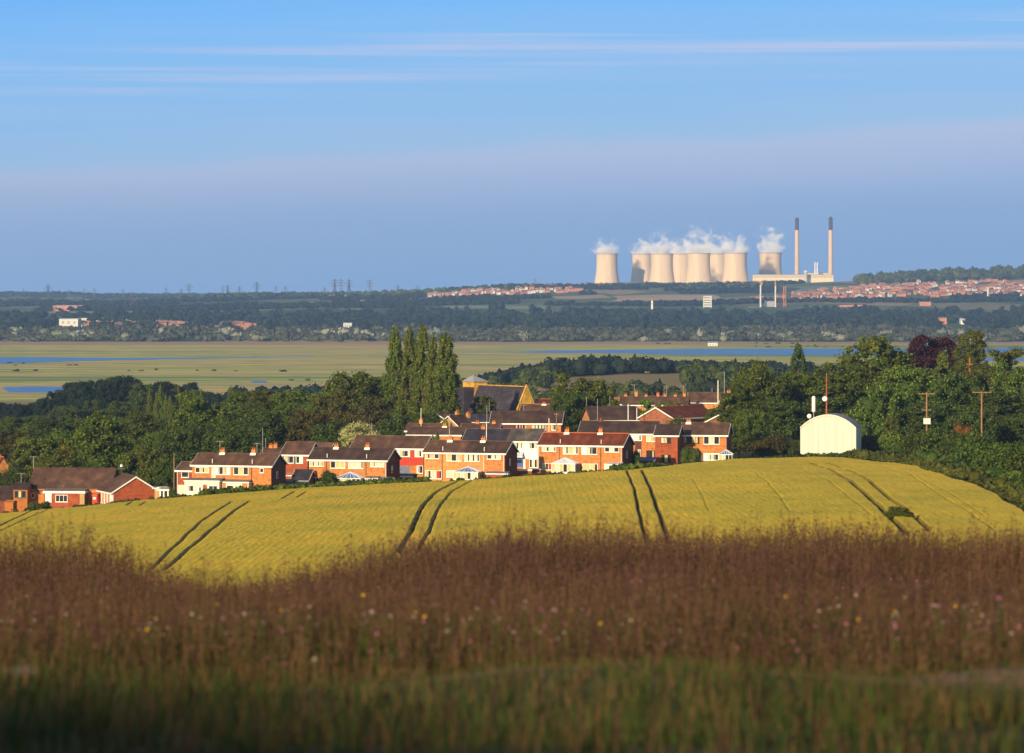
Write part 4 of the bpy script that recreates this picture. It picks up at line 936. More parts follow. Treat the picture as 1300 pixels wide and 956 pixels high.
T('broadleaf_tree','bush',84,562,16,800,'leaf_orange','small yellow orange tree left of the large spreading tree')
T('broadleaf_tree','round',176,524,54,960,'leaf_green','green dome topped tree behind and right of the spreading tree')
T('broadleaf_tree','round',205,548,54,880,'leaf_green','green tree in the dip right of the spreading tree')
T('broadleaf_tree','wide',262,501,96,960,'leaf_green','big rounded green tree above the leftmost terrace')
T('broadleaf_tree','round',232,540,66,850,'leaf_dark','dark tree left of the leftmost terrace roof')
T('broadleaf_tree','round',304,497,46,1010,'leaf_green','light green crown above and left of the brown roofed pair')
T('broadleaf_tree','round',333,496,44,990,'leaf_olive','pale olive rounded tree in the garden row')
T('broadleaf_tree','round',372,495,58,985,'leaf_green','sunlit green dome left of the brown tree')
T('broadleaf_tree','wide',338,520,84,880,'leaf_dark','dark broad tree behind the first terrace chimneys')
T('broadleaf_tree','round',412,497,50,960,'leaf_green','green tree between the sunlit dome and the tall round one')
T('broadleaf_tree','round',446,473,80,1000,'leaf_green','tall round green tree left of the poplars')
T('broadleaf_tree','round',483,479,46,1010,'leaf_green','green tree tucked against the leftmost poplar')
T('broadleaf_tree','wide',432,500,72,925,'leaf_brown','brown green tree in front of the tall round one')
T('broadleaf_tree','wide',475,505,70,915,'leaf_brown','brown green tree at the foot of the leftmost poplar')
T('broadleaf_tree','round',392,520,60,880,'leaf_brown','brown trunked tree above the second block')
T('broadleaf_tree','round',290,545,70,820,'leaf_dark','dark low tree behind the leftmost terrace roof')
T('broadleaf_tree','round',420,535,60,850,'leaf_dark','dark low tree left of the cream flowering shrub')
T('broadleaf_tree','round',505,528,60,880,'leaf_dark','dark tree below the leftmost poplar')
T('broadleaf_tree','round',540,524,44,900,'leaf_dark','dark undergrowth tree between the poplar feet')
T('flowering_tree','round',455,537,50,812,'leaf_blossom','cream flowering rounded tree behind the second block',cat='flowering tree')
T('shrub','bush',246,592,0.1+30,748,'leaf_green','green shrub left of the first terrace wing',cat='shrub')
T('broadleaf_tree','round',218,582,46,750,'leaf_dark','dark leaning tree between gabled bungalow and first terrace')
T('broadleaf_tree','round',184,566,60,770,'leaf_olive','olive tree behind the white bargeboards of the gabled bungalow')
T('shrub','bush',568,530,22,860,'leaf_bright','bright green shrub right of the poplars among the roofs',cat='shrub')
T('shrub','bush',553,545,14,815,'leaf_bright','small light green shrub on the brown roofline',cat='shrub')
T('broadleaf_tree','round',614,503,34,985,'leaf_olive','small rounded tree in front of the church roof')
T('broadleaf_tree','wide',743,476,92,915,'leaf_olive','large dark rounded tree in the middle of the village')
T('broadleaf_tree','round',722,498,50,905,'leaf_dark','dark lower left crown of the village centre clump')
T('broadleaf_tree','round',763,496,46,935,'leaf_dark','dark lower right crown of the village centre clump')
T('shrub','wide',833,508,64,905,'leaf_bright','long bright green hedge shrub above the red roof',cat='shrub')
T('shrub','bush',868,510,36,910,'leaf_green','green shrub right of the bright hedge shrub',cat='shrub')
T('broadleaf_tree','round',907,519,26,855,'leaf_green','small green tree on the red roof left of the small gable')
T('shrub','bush',865,530,56,845,'leaf_olive','dim hedge below the eaves of the long red roof',cat='shrub')
T('shrub','bush',876,568,26,752,'leaf_green','round green bush before the rightmost block',cat='shrub')
T('shrub','bush',417,597,28,728,'leaf_dark','dark bush left of the blue ribbed conservatory',cat='shrub')
T('shrub','bush',806,571,15,752,'leaf_bright','small leafy bush right of the red roofed block',cat='shrub')
T('shrub','bush',219,621,11,706,'leaf_green','small bush beside the carport',cat='shrub')
T('shrub','bush',43,637,18,690,'leaf_green','small garden bush in front of the timber annexe',cat='shrub')
T('shrub','bush',58,636,16,694,'leaf_dark','dark garden bush in front of the white bungalow door',cat='shrub')
# right hand wood
T('broadleaf_tree','wide',968,462,96,880,'leaf_green','large sunlit green tree immediately right of the village')
T('broadleaf_tree','round',941,485,58,850,'leaf_green','green tree overlapping the right end of the roofs')
T('broadleaf_tree','round',1008,474,66,900,'leaf_green','green tree behind the white antenna')
T('conifer_tree','conifer',1013,437,46,1010,'leaf_dark','lone dark pointed conifer above the barn',cat='conifer')
T('broadleaf_tree','wide',1112,430,140,930,'leaf_olive','huge olive domed tree behind and right of the barn')
T('broadleaf_tree','round',1068,462,84,900,'leaf_green','green tree right behind the rust red mast')
T('broadleaf_tree','round',1152,466,84,880,'leaf_green','green tree below the dark red beech')
T('copper_beech','round',1184,427,80,1020,'leaf_maroon','dark maroon copper beech on the skyline of the right wood')
T('conifer_tree','conifer',1197,447,60,915,'leaf_olive','pale green pointed conifer below the copper beech',cat='conifer')
T('broadleaf_tree','round',1233,421,44,1000,'leaf_olive','tall narrow green tree right of the copper beech')
T('broadleaf_tree','wide',1258,444,92,940,'leaf_olive','broad olive tree below the narrow tall one at right')
T('broadleaf_tree','wide',1300,462,92,905,'leaf_green','green tree cut by the right edge of the view')
T('broadleaf_tree','wide',1212,476,100,870,'leaf_dark','dark broad tree behind the transformer pole')
T('broadleaf_tree','wide',1115,492,104,855,'leaf_green','green tree low behind the barn roof')
T('broadleaf_tree','round',1270,498,90,850,'leaf_dark','dark tree behind the bare wooden pole')
T('broadleaf_tree','round',1048,505,80,860,'leaf_dark','dark tree standing directly behind the barn')
T('broadleaf_tree','round',1172,512,74,830,'leaf_dark','dark tree at the foot of the transformer pole')
T('broadleaf_tree','round',1232,520,74,820,'leaf_dark','dark tree left of the bare wooden pole')
T('broadleaf_tree','round',1300,525,80,835,'leaf_dark','dark tree low at the right edge of the view')
T('broadleaf_tree','round',990,505,70,850,'leaf_dark','shaded tree left of the barn')
T('broadleaf_tree','round',955,520,50,812,'leaf_green','green tree beside the blue glass sunroom')
T('broadleaf_tree','round',938,540,36,800,'leaf_green','small green tree touching the rightmost block')
T('shrub','bush',975,553,44,798,'leaf_brown','brownish shrub left of the barn',cat='shrub')
T('shrub','bush',1006,560,34,800,'leaf_dark','dark shrub beside the barn wall',cat='shrub')
T('broadleaf_tree','conifer',1131,527,38,800,'leaf_olive','light green upright young tree right of the barn')
T('shrub','bush',1105,552,34,806,'leaf_brown','brown shrub against the right wall of the barn',cat='shrub')
T('shrub','bush',1222,537,34,790,'leaf_orange','orange brown shrub between the two power poles',cat='shrub')
T('shrub','bush',1142,548,50,780,'leaf_green','green shrub at the head of the right hedge',cat='shrub')
for p, yt, w, Yh, lb in ((1165,549,54,762,'low green hedge bush below the young tree'),(1196,544,70,745,'rounded green hedge bush below the transformer pole'),(1150,563,40,768,'small hedge bush nearest the barn'),
      (1224,550,66,715,'green hedge bush left of the bare pole foot'),(1252,551,78,690,'big dark green hedge bush at the bare pole foot'),(1280,561,80,645,'dark green hedge bush right of the bare pole'),
      (1306,574,84,605,'dark hedge bush at the right edge of the view'),(1334,590,90,565,'hedge bush beyond the right edge')):
    T('hedge_bush','bush',p,yt,w,Yh,'leaf_hedge',lb,'hedge along the right side of the field',cat='hedge bush')
def rnd_line(ptsx, ptsy, n, spread):
    t = np.sort(g2.random(n)); return np.interp(t, np.linspace(0,1,len(ptsx)), ptsx)+g2.normal(0,spread,n), np.interp(t, np.linspace(0,1,len(ptsy)), ptsy)+g2.normal(0,spread,n)
x, y = rnd_line([62,66,70.5,71,67,61,57],[766,740,705,640,560,470,400], 620, .7); x = x+.9; n=len(x)
wood_stuff('field_verge','rough green verge of weeds between crop and hedge',x,y,1.0+1.8*g2.random(n)**2,.5+1.5*g2.random(n)**2.5,'leaf_olive',60,g2,.09,cat='verge')
x, y = rnd_line([74,77,76,72,66],[740,690,620,540,430], 160, 1.4); n=len(x)
wood_stuff('field_verge','dark bramble bank under the hedge bushes',x,y,2.2+1.5*g2.random(n),1.4+1.2*g2.random(n),'leaf_hedge',90,g2,.09,cat='verge')
ex = g2.uniform(-110, 42, 900); ey = field_end(ex)+1.8+g2.random(900)*1.5; n=len(ex)
wood_stuff('garden_hedge','low rough hedge of grass and shrubs along the far edge of the crop',ex,ey,1.0+.8*g2.random(n),.35+.85*g2.random(n)**2,'leaf_hedge',34,g2,.12,cat='hedge')
ex = np.concatenate([g2.uniform(-52,-14,420), g2.uniform(17,27,150)]); ey = field_end(ex)+3.2+g2.random(570)*2.5; n=len(ex)
wood_stuff('garden_hedge','taller green hedge growth at the feet of the front blocks',ex,ey,1.2+1.0*g2.random(n),.7+1.1*g2.random(n),'leaf_green',40,g2,.12,cat='hedge')
ex = g2.uniform(28, 66, 260); ey = field_end(ex)+2+g2.random(260)*3; n=len(ex)
wood_stuff('garden_hedge','dark weeds along the crest beside the barn',ex,ey,1.3+1.2*g2.random(n),.5+.7*g2.random(n),'leaf_dark',40,g2,.12,cat='hedge')
# weedy bush in the crop
T('weed_clump','wide',1140,643,40,436,'leaf_olive','ragged dark weed clump in the wheel track behind the grass at right','',cat='weeds',lift=.3)

# ------------------------------------------------------------------ power station
def cooling_tower(px, ytop, wtop, Y, label):
    k = Y/F; rt = wtop/2*k; top = pw(px, ytop, Y); g = ground(top.x, Y); h = top.z-g
    e = empty('cooling_tower', (top.x, Y, g), random.random(), label, 'cooling tower', 'cooling towers of the power station')
    rb = rt*1.46; zt = h*.80; a_ = .965
    def rad(z):                               # throat near the top, wide foot
        t = (z-zt)/(h); return rt*a_*math.sqrt(1+ (t/.80)**2*((rb/(rt*a_))**2-1)) if z < zt else rt*(a_+(1-a_)*((z-zt)/(h-zt))**2)
    prof = [(rad(z), z) for z in np.linspace(5, h, 30)]
    mb = MB(); mb.lathe(prof+[(prof[-1][0]-1.2,h), (prof[-1][0]-1.6,h-3), (rad(h*.75)-1.5,h*.75),(rad(h*.4)-1.5,h*.4)], 'concrete_tower', 96); mb.build('shell', e, smooth=True)
    mb = MB(); mb.lathe([(prof[-1][0]+.05,h-2.2),(prof[-1][0]+.9,h-2.2),(prof[-1][0]+.9,h+.4),(prof[-1][0]-.8,h+.4)],'concrete_band',96); mb.build('rim', e)
    mb = MB()
    for i in range(28):
        t = 2*math.pi*i/28; t2 = t+math.pi/28; r0 = rad(0)+1; r1 = rad(5)-.2
        mb.bar((r0*math.cos(t),r0*math.sin(t),-.5),(r1*math.cos(t2),r1*math.sin(t2),5.3),.5,'concrete_band',5); mb.bar((r0*math.cos(t2+.1),r0*math.sin(t2+.1),-.5),(r1*math.cos(t2),r1*math.sin(t2),5.3),.5,'concrete_band',5)
    mb.build('base_struts', e)
    return e, h, rt
TW = [(770.5,322,27.4,11440,'leftmost cooling tower, standing apart from the others'),
 (815.5,322.3,26.5,11620,'second cooling tower from the left, half hidden behind its neighbour'),
 (840.3,322,28.8,11300,'third cooling tower from the left, in front of its hidden neighbour'),
 (864.5,322.2,26.5,11620,'narrow slice of cooling tower behind the middle pair, left one'),
 (887,321.5,29.8,11300,'middle cooling tower of the tight front row'),
 (911,322.2,26.5,11620,'narrow slice of cooling tower behind the right pair of the front row'),
 (933.6,321.3,30,11300,'rightmost cooling tower of the tight group'),
 (978,320.8,28.4,11500,'cooling tower nearest the chimneys, its foot behind the long pale hall')]
TI = [cooling_tower(*t) for t in TW]
def stack(px, ytop, wb, Y, label, ydark):
    top = pw(px, ytop, Y); g = ground(top.x, Y); h = top.z-g; r = wb/2*Y/F; zd = -(ydark-HY)/F*Y-g
    e = empty('power_station_chimney', (top.x, Y, g), 0, label, 'chimney', 'two tall power station chimneys')
    rr = lambda z: r*(1.12-.28*z/h)
    mb = MB(); mb.lathe([(rr(z),z) for z in np.linspace(0,zd,8)],'chimney_tan',32); mb.build('shaft', e, smooth=True)
    mb = MB(); mb.lathe([(rr(zd)+.15,zd-.3),(rr(zd)+.15,zd)]+[(rr(z)+.12,z) for z in np.linspace(zd+.1,h,4)]+[(rr(h)-1.2,h),(rr(h)-1.2,h-6)],'chimney_dark',32); mb.build('dark_cap', e, smooth=True)
    mb = MB()
    for q in range(3):
        a = q*2.09+.4; mb.bar((2.2*math.cos(a),2.2*math.sin(a),h-6),(2.2*math.cos(a),2.2*math.sin(a),h+3),1.6,'chimney_dark',10)
    mb.build('flue', e)
stack(1011.7,277.5,5.6,11500,'left tall slim chimney of the power station with a dark top',292)
stack(1054.5,276.5,5.8,11420,'right tall slim chimney of the power station with a dark top',292)
Yp = 11250; kp = Yp/F
hall = empty('turbine_hall', (pw(956,350,Yp).x, Yp, ground(pw(956,350,Yp).x,Yp)), 0, 'long low cream turbine hall at the foot of the chimneys','hall')
gz = hall.location.z; zz = lambda py: -(py-HY)/F*Yp-gz
mb = MB(); mb.box(0,0,-5,102*kp,50,zz(349.2),'pale_clad'); mb.build('wall', hall)
mb = MB(); mb.box(-2,-2,zz(349.2)+.02,102*kp+2,52,zz(348.4),'metal_grey'); mb.build('roof', hall)
mb = MB()
for i in range(34): mb.box(3+i*6.4,-1,zz(352.2),6.6+i*6.4,-.02,zz(350.6),'metal_grey')
mb.build('window_band', hall)
hb_ = empty('boiler_house', (pw(1040,350,Yp+60).x, Yp+60, gz), 0, 'pale raised block between the two chimneys','hall')
mb = MB(); mb.box(-16*kp,0,-5,14*kp,40,zz(346.9),'pale_clad'); mb.build('wall', hb_); mb = MB(); mb.box(-16*kp-1,-1,zz(346.9)+.02,14*kp+1,41,zz(346.5),'metal_grey'); mb.build('roof', hb_)
for px, lb in ((1034.7,'left of a pair of short white stacks between the chimneys'),(1037.6,'right of a pair of short white stacks between the chimneys')):
    top = pw(px,333,Yp+30); g = gz; e = empty('short_stack',(top.x,Yp+30,g),0,lb,'stack','pair of short white stacks')
    mb = MB(); mb.lathe([(2.2,0),(2.0,top.z-g),(1.2,top.z-g),(1.2,top.z-g-4)],'white',16); mb.build('shaft', e, smooth=True)
    mb = MB(); mb.lathe([(2.5,top.z-g-14),(2.5,top.z-g-12.6)],'metal_grey',16); mb.build('gallery', e)
top = pw(1023,344,Yp-20); e = empty('storage_dome',(top.x,Yp-20,gz),0,'pale round dome left of the short white stacks','dome')
mb = MB(); mb.lathe([(4.6,0),(4.6,top.z-gz-4)]+[(6*math.cos(t),top.z-gz-4+6*math.sin(t)) for t in np.linspace(.1,1.55,8)],'pale_panel',20); mb.build('shell', e, smooth=True)

# steam: real lit vapour standing over each tower
def steam_mat():
    m = bpy.data.materials.new('steam'); m.use_nodes = True; nt = m.node_tree; nt.nodes.clear()
    out = nt.nodes.new('ShaderNodeOutputMaterial'); v = nt.nodes.new('ShaderNodeVolumePrincipled')
    v.inputs['Color'].default_value = (.97,.97,.98,1); v.inputs['Anisotropy'].default_value = -.35
    tc = nt.nodes.new('ShaderNodeTexCoord'); oi = nt.nodes.new('ShaderNodeObjectInfo')
    mp = nt.nodes.new('ShaderNodeVectorMath'); mp.operation = 'ADD'; g = nt.nodes.new('ShaderNodeNewGeometry')
    nt.links.new(g.outputs['Position'], mp.inputs[0]); sc = nt.nodes.new('ShaderNodeVectorMath'); sc.operation='MULTIPLY'; sc.inputs[1].default_value = (1,1,1.2)
    nt.links.new(mp.outputs[0], sc.inputs[0])
    n = nt.nodes.new('ShaderNodeTexNoise'); n.inputs['Scale'].default_value = .038; n.inputs['Detail'].default_value = 4; nt.links.new(sc.outputs[0], n.inputs['Vector'])
    # fade with height and towards the sides of the plume (unit object space)
    sp = nt.nodes.new('ShaderNodeSeparateXYZ'); nt.links.new(tc.outputs['Object'], sp.inputs[0])
    hz = nt.nodes.new('ShaderNodeMapRange'); nt.links.new(sp.outputs['Z'], hz.inputs[0]); hz.inputs[1].default_value=0; hz.inputs[2].default_value=1; hz.inputs[3].default_value=.30; hz.inputs[4].default_value=.62
    d = mathn(nt,'SUBTRACT', n.outputs[0], hz.outputs[0]); r2 = mathn(nt,'ADD', mathn(nt,'MULTIPLY', sp.outputs['X'], sp.outputs['X']), mathn(nt,'MULTIPLY', sp.outputs['Y'], sp.outputs['Y'])); d = mathn(nt,'SUBTRACT', d, mathn(nt,'MULTIPLY', r2, .085)); d = mathn(nt,'MAXIMUM', d, 0)
    nt.links.new(mathn(nt,'MULTIPLY', d, .20), v.inputs['Density']); nt.links.new(v.outputs[0], out.inputs['Volume']); M['steam'] = m
steam_mat()
for i, ((e, h, rt), t, (hh, dr, lb)) in enumerate(zip(TI, TW, [(30,-20,'thin wisp of steam drifting left off the leftmost tower'),(34,-8,'steam over the second tower from the left'),(44,-6,'broad ragged steam over the third tower'),
      (34,-4,'steam between the middle towers, left gap'),(52,-4,'tallest ragged steam over the middle front tower'),(38,0,'steam over the slice of tower right of the middle'),(44,-6,'steam over the rightmost tower of the tight group'),(56,2,'high loose steam cloud over the tower nearest the chimneys')])):
    mb = MB(); N = 24; prof = [(.02,0.0),(.95,.0),(1.25,.18),(1.6,.45),(1.5,.8),(.9,.97),(.02,1.0)]
    k0 = len(mb.v)
    for r, z in prof:
        for q in range(N):
            a = 2*math.pi*q/N; j = 1+.10*math.sin(3*a+i)+.06*math.sin(5*a+2*i+z*4)
            mb.v.append((r*j*math.cos(a)+z*dr/rt, r*j*math.sin(a), z))
    for a in range(len(prof)-1):
        for q in range(N):
            n_ = (q+1)%N; mb.f.append((a*N+q, a*N+n_, (a+1)*N+n_, (a+1)*N+q)); mb.mi.append(mb.m('steam'))
    o = mb.build('steam_cloud'); o.location = e.location+Vector((0,0,h-1.5)); o.scale = (rt*1.05,rt*1.05,hh*1.7); tag(o, lb, 'steam', None, 'stuff')

# ------------------------------------------------------------------ pylons
def pylon_mesh():
    mb = MB(); h = 1.0; w0, w1 = .11, .018
    cor = lambda w, z: [(-w,-w,z),(w,-w,z),(w,w,z),(-w,w,z)]
    zs = [0,.18,.34,.48,.6,.72,.84,.94]; ws = [w0+(w1-w0)*min(1,z/.8) for z in zs]
    for a in range(len(zs)-1):
        A, B = cor(ws[a],zs[a]), cor(ws[a+1],zs[a+1])
        for i in range(4): mb.bar(A[i],B[i],.011,'metal_dark',4); mb.bar(A[i],B[(i+1)%4],.007,'metal_dark',4); mb.bar(A[(i+1)%4],B[i],.007,'metal_dark',4)
    mb.bar((0,0,.94),(0,0,1),.008,'metal_dark',4)
    arms = MB()
    for z, w in ((.60,.20),(.74,.26),(.87,.17)):
        for s_ in (-1,1): arms.bar((0,0,z),(s_*w,0,z),.012,'metal_dark',4); arms.bar((0,0,z+.06),(s_*w,0,z),.008,'metal_dark',4); arms.bar((s_*w,0,z),(s_*w,0,z-.05),.006,'metal_dark',4)
    return mb, arms
pm_, pa_ = pylon_mesh(); t_ = pm_.build('tower'); a_ = pa_.build('crossarm'); PYT, PYA = t_.data, a_.data
bpy.data.objects.remove(t_); bpy.data.objects.remove(a_)
def pylon(px, ytop, Y, label, group=None, s=1):
    top = pw(px, ytop, Y); g = ground(top.x, Y); h = top.z-g
    e = empty('electricity_pylon',(top.x,Y,g),random.uniform(-.5,.5),label,'pylon',group); e.scale = (h*.9 if h<60 else 50, h*.9 if h<60 else 50, h)
    for nm, me in (('tower',PYT),('crossarm',PYA)):
        c = bpy.data.objects.new(nm, me); C.objects.link(c); c.parent = e
GP = 'faint pylons along the left horizon'
for px, yt in ((13,369),(30,366),(52,370),(61,360),(87,367),(107,366),(120,365),(156,366),(211,364),(230,366),(283,362),(304,363),(350,362),(362,362),(412,364),(505,361),(530,361)):
    pylon(px, yt, random.uniform(10500,12500),'faint pylon on the hazy left horizon',GP)
for px, yt, Y, lb in ((168,370,7600,'dark pylon standing nearer than the horizon line at left'),(240,359,9800,'tall dark pylon left of centre of the horizon'),(289,361,9900,'wide armed pylon left of the lone tall mast'),
      (326,357,9800,'thin tall pylon right of the wide armed one'),(425,353,9800,'pale pylon left of a close trio'),(433,353,9300,'darkest pylon in the middle of a close trio'),(443,353.5,9900,'right pylon of a close trio'),
      (469.5,354,9900,'single pylon just right of the close trio'),(679.5,353.5,9300,'small dark pylon on the ridge left of the cooling towers')):
    pylon(px, yt, Y, lb)

# ------------------------------------------------------------------ far villages and works
def cottage_mesh(wallm, roofm, L, d, h, rh, name):
    mb = MB(); mb.box(0,0,-3,L,d,h,wallm)
    for x0 in (0,L-.2): mb.prism([(x0,0,h),(x0,d,h),(x0,d/2,h+rh)],(.2,0,0),wallm)
    for y0 in (-.4,d+.4): mb.prism([(-.3,y0,h-.2),(-.3,d/2,h+rh),(-.3,d/2,h+rh+.3),(-.3,y0,h+.1)],(L+.6,0,0),roofm)
    mb.box(L*.3,d/2-.5,h+rh-.3,L*.3+1,d/2+.5,h+rh+1.6,wallm)
    for i in range(max(2,int(L/5))):
        x = 1.2+i*5; mb.box(x,-.06,h-2.2,x+1.8,-.01,h-.9,'metal_dark'); mb.box(x,-.06,.8,x+1.8,-.01,2.2,'metal_dark')
    o = mb.build(name); me = o.data; bpy.data.objects.remove(o); return me
CM = [cottage_mesh('far_red','far_roof',18,8,5.5,3.4,'red'), cottage_mesh('far_red','far_roof',10,8,5.5,3.2,'red'), cottage_mesh('pale_panel','far_roof',12,8,5.5,3.0,'pale'),
      cottage_mesh('far_red','far_roof_grey',24,8,5.5,3.2,'terr'), cottage_mesh('pale_panel','far_roof_grey',14,9,5,3,'grey')]
def far_house(px, Y, k, label, group, rz=None, s=1.0, dz=0):
    x = (px-CX)/F*Y; o = bpy.data.objects.new('distant_house', CM[k]); C.objects.link(o)
    o.location = (x, Y, ground(x,Y)+dz); o.rotation_euler = (0,0,random.uniform(-.6,.5) if rz is None else rz); o.scale = (s,s,s*random.uniform(.9,1.15)); tag(o, label, 'house', group)
L1, G1 = 'tiny red roofed house in the large estate on the right hillside', 'houses of the estate on the right hillside'
for i in range(215):
    px = 945+375*random.random()**.75; lo = np.interp(px,[940,1000,1060,1120,1200,1320],[7350,7350,7450,7500,7500,7600]); hi = np.interp(px,[940,1000,1060,1120,1200,1320],[7480,7750,8150,8600,8650,8500])
    far_house(px, random.uniform(lo,hi), random.choice([0,3,3,1,2,3,4]), L1, G1, s=.6, dz=1.5)
L2, G2 = 'tiny house in the village on the ridge left of the cooling towers', 'houses of the ridge village left of the cooling towers'
for i in range(62): far_house(random.uniform(582,724), random.uniform(8250,8900), random.choice([0,1,2,2,3,4]), L2, G2, s=.65, dz=2)
L3, G3 = 'tiny red house in the line under the cooling towers', 'houses strung along the ridge under the cooling towers'
for i in range(26): far_house(random.choice([random.uniform(660,800), random.uniform(895,985)]), random.uniform(9000,9300), random.choice([0,0,3,1]), L3, G3, s=.7, dz=3)
L4, G4 = 'tiny house among the trees of the left valley hamlet', 'houses of the left valley hamlet'
for i in range(30): far_house(random.choice([random.uniform(80,160), random.uniform(190,335)]), random.uniform(5520,5760), random.choice([0,1,4,3,2]), L4, G4, s=.8, dz=1)
L5, G5 = 'tiny house in the hamlet left of the bare ridge field', 'houses left of the bare ridge field'
for i in range(9): far_house(random.uniform(400,445), random.uniform(8500,8800), random.choice([0,2,1]), L5, G5, s=.7, dz=1)
vs_=[]; fs_=[]; mi_=[]; rr = np.random.default_rng(9)
for i in range(230):
    if i < 150: px = 1000+330*rr.random(); Y = rr.uniform(7650, np.interp(px,[1000,1120,1320],[7900,8500,8600]))
    elif i < 200: px = rr.uniform(520,735); Y = rr.uniform(8350,8880)
    else: px = rr.uniform(740,800); Y = rr.uniform(8900,9150)
    me0 = CM[rr.integers(0,5)]; x0 = (px-CX)/F*Y; g = ground(x0,Y)+1; a = rr.uniform(-.6,.5); k = len(vs_); sc_ = .55
    for v in me0.vertices: vs_.append((x0+sc_*(v.co.x*math.cos(a)-v.co.y*math.sin(a)), Y+sc_*(v.co.x*math.sin(a)+v.co.y*math.cos(a)), g+sc_*v.co.z))
    for p in me0.polygons:
        fs_.append(tuple(k+j for j in p.vertices)); nm = me0.materials[p.material_index].name.split('.')[0]; mi_.append(['far_red','far_roof','pale_panel','far_roof_grey','metal_dark'].index(nm))
mb = MB(); mb.v = vs_; mb.f = fs_; mb.mi = mi_; mb.mats = ['far_red','far_roof','pale_panel','far_roof_grey','metal_dark']
o = mb.build('distant_rooftops'); tag(o,'mass of the smallest pinkish rooftops filling the far hillsides','rooftops',kind='stuff')
def shed(name, px0, px1, ytop, ybot, Y, dep, wallm, roofm, label, cat='warehouse', pitch=.12):
    k = Y/F; x0 = pw(px0,0,Y).x; zb = pw(0,ybot,Y).z; h = (ybot-ytop)*k; w = (px1-px0)*k
    e = empty(name,(x0,Y,zb),0,label,cat); mb = MB(); mb.box(0,0,-12,w,dep,h*(1-pitch),wallm); mb.build('wall', e)
    mb = MB(); mb.prism([(-.5,-.5,h*(1-pitch)+.02),(-.5,dep/2,h),(-.5,dep+.5,h*(1-pitch)+.02)],(w+1,0,0),roofm); mb.build('roof', e)
    mb = MB()
    for i in range(3): mb.box(w*(.15+.3*i),-.3,0,w*(.15+.3*i)+w*.1,-.02,h*.5,'metal_grey')
    mb.build('loading_door', e)
shed('warehouse',75,99,404.2,411,5650,45,'pale_panel','pale_panel','pale cream warehouse block in the trees of the left valley')
shed('warehouse',100,113,403.5,407,5950,40,'pale_panel','metal_grey','small low white shed right of the pale cream warehouse')
shed('warehouse',67,104,387.5,391,7350,50,'far_red','pale_clad','long orange brown factory on the left slope')
shed('warehouse',200,211,408,415,5700,30,'sandstone','far_roof','tan sided barn in the left valley hamlet','barn',.35)
shed('white_barn',218,228,415,421.5,5600,25,'pale_panel','white','small bright white building below the left valley hamlet','building',.45)
shed('white_barn',436,446,410,415.5,5500,22,'pale_panel','white','small white tent like roof alone in the dark wood','building',.8)
shed('warehouse',950,966,389.5,392.5,7000,30,'pale_panel','metal_grey','low white works sheds left of the slim stacks')
shed('warehouse',1066,1100,387,389.5,7000,30,'far_red','far_red','long low red shed under the right hillside estate')
shed('warehouse',1168,1182,383,385.5,7050,25,'far_red','pale_clad','small red roofed shed right of the long red shed')
shed('white_barn',1193,1202,402.5,406,5900,20,'far_red','far_roof','small red gabled farmhouse in the dark wood at right','farmhouse',.4)
shed('white_barn',1220,1226,404,407.5,5900,20,'white','pale_panel','tiny white farmhouse right of the red gabled one','farmhouse',.4)
shed('bird_hide',899,911,433.5,439.5,4160,10,'pale_panel','metal_grey','small pale structure on the marsh bank by the water','hide',.3)
# tower block
Yt = 7000; kt = Yt/F; e = empty('tower_block',(pw(893,0,Yt).x,Yt,pw(0,397,Yt).z),0,'grey white tower block standing alone in the dark woods','tower block')
mb = MB(); hT = 21*kt; mb.box(0,0,-10,10.5*kt,14,hT,'pale_panel'); mb.build('wall', e)
for i in range(5):
    mb = MB(); mb.box(.8,-.4,hT*(.30+.145*i),10.5*kt-1.5,-.02,hT*(.30+.145*i)+1.3,'chimney_dark'); mb.build('window_band', e)
mb = MB(); mb.box(-.5,-.5,hT+.02,10.5*kt+.5,14.5,hT+.8,'metal_grey'); mb.build('roof', e)
def slim(name, px, ytop, ybot, w, Y, mat, label, mat2=None, cat='stack'):
    k = Y/F; a = pw(px,ytop,Y); zb = pw(0,ybot,Y).z; e = empty(name,(a.x,Y,zb),0,label,cat); h = a.z-zb; r = w/2*k
    mb = MB(); mb.lathe([(r*1.1,-8),(r,h*.78),(r*.6,h*.78+.01)],mat,14); mb.build('shaft', e)
    mb = MB(); mb.lathe([(r,h*.782),(r*.95,h),(r*.5,h),(r*.5,h-3)],mat2 or mat,14); mb.build('head', e)
    mb = MB(); mb.lathe([(r*1.5,h*.5),(r*1.5,h*.5+1)],'metal_grey',14); mb.build('gallery', e)
slim('slim_stack',965.6,361.5,388,2.1,7000,'pale_panel','pale blue grey slim stack left of the colliery frames')
slim('slim_stack',984.5,356,389.5,2.0,7000,'pale_panel','white headed slim tower beside the dark frame','far_red')
slim('water_tower',828,379,393,2.6,6950,'white','small white tower with reddish head in the woods','far_red',cat='tower')
slim('slim_stack',1254.3,367,380.5,2.4,7450,'pale_panel','pale slim stack at the right edge of the estate')
for px, mt, yt, lb in ((990.5,'chimney_dark',361.5,'dark open frame tower between the white stack and red frame'),(996,'far_red',364,'rust red open frame tower at the works')):
    k = 7000/F; a = pw(px,yt,7000); zb = pw(0,389.5,7000).z; h = a.z-zb; e = empty('frame_tower',(a.x,7000,zb),0,lb,'frame tower'); w = 2.1; mb = MB()
    for sx in (-w,w):
        for sy in (-w,w): mb.bar((sx,sy,-8),(sx,sy,h),.5,mt,4)
    mb.build('legs', e); mb = MB()
    for i in range(7):
        z = h*(i+1)/7; mb.box(-w-.4,-w-.4,z-.8,w+.4,w+.4,z,mt)
        mb.bar((-w,-w,z-h/7),(w,-w,z),.4,mt,4)
    mb.build('decks', e)
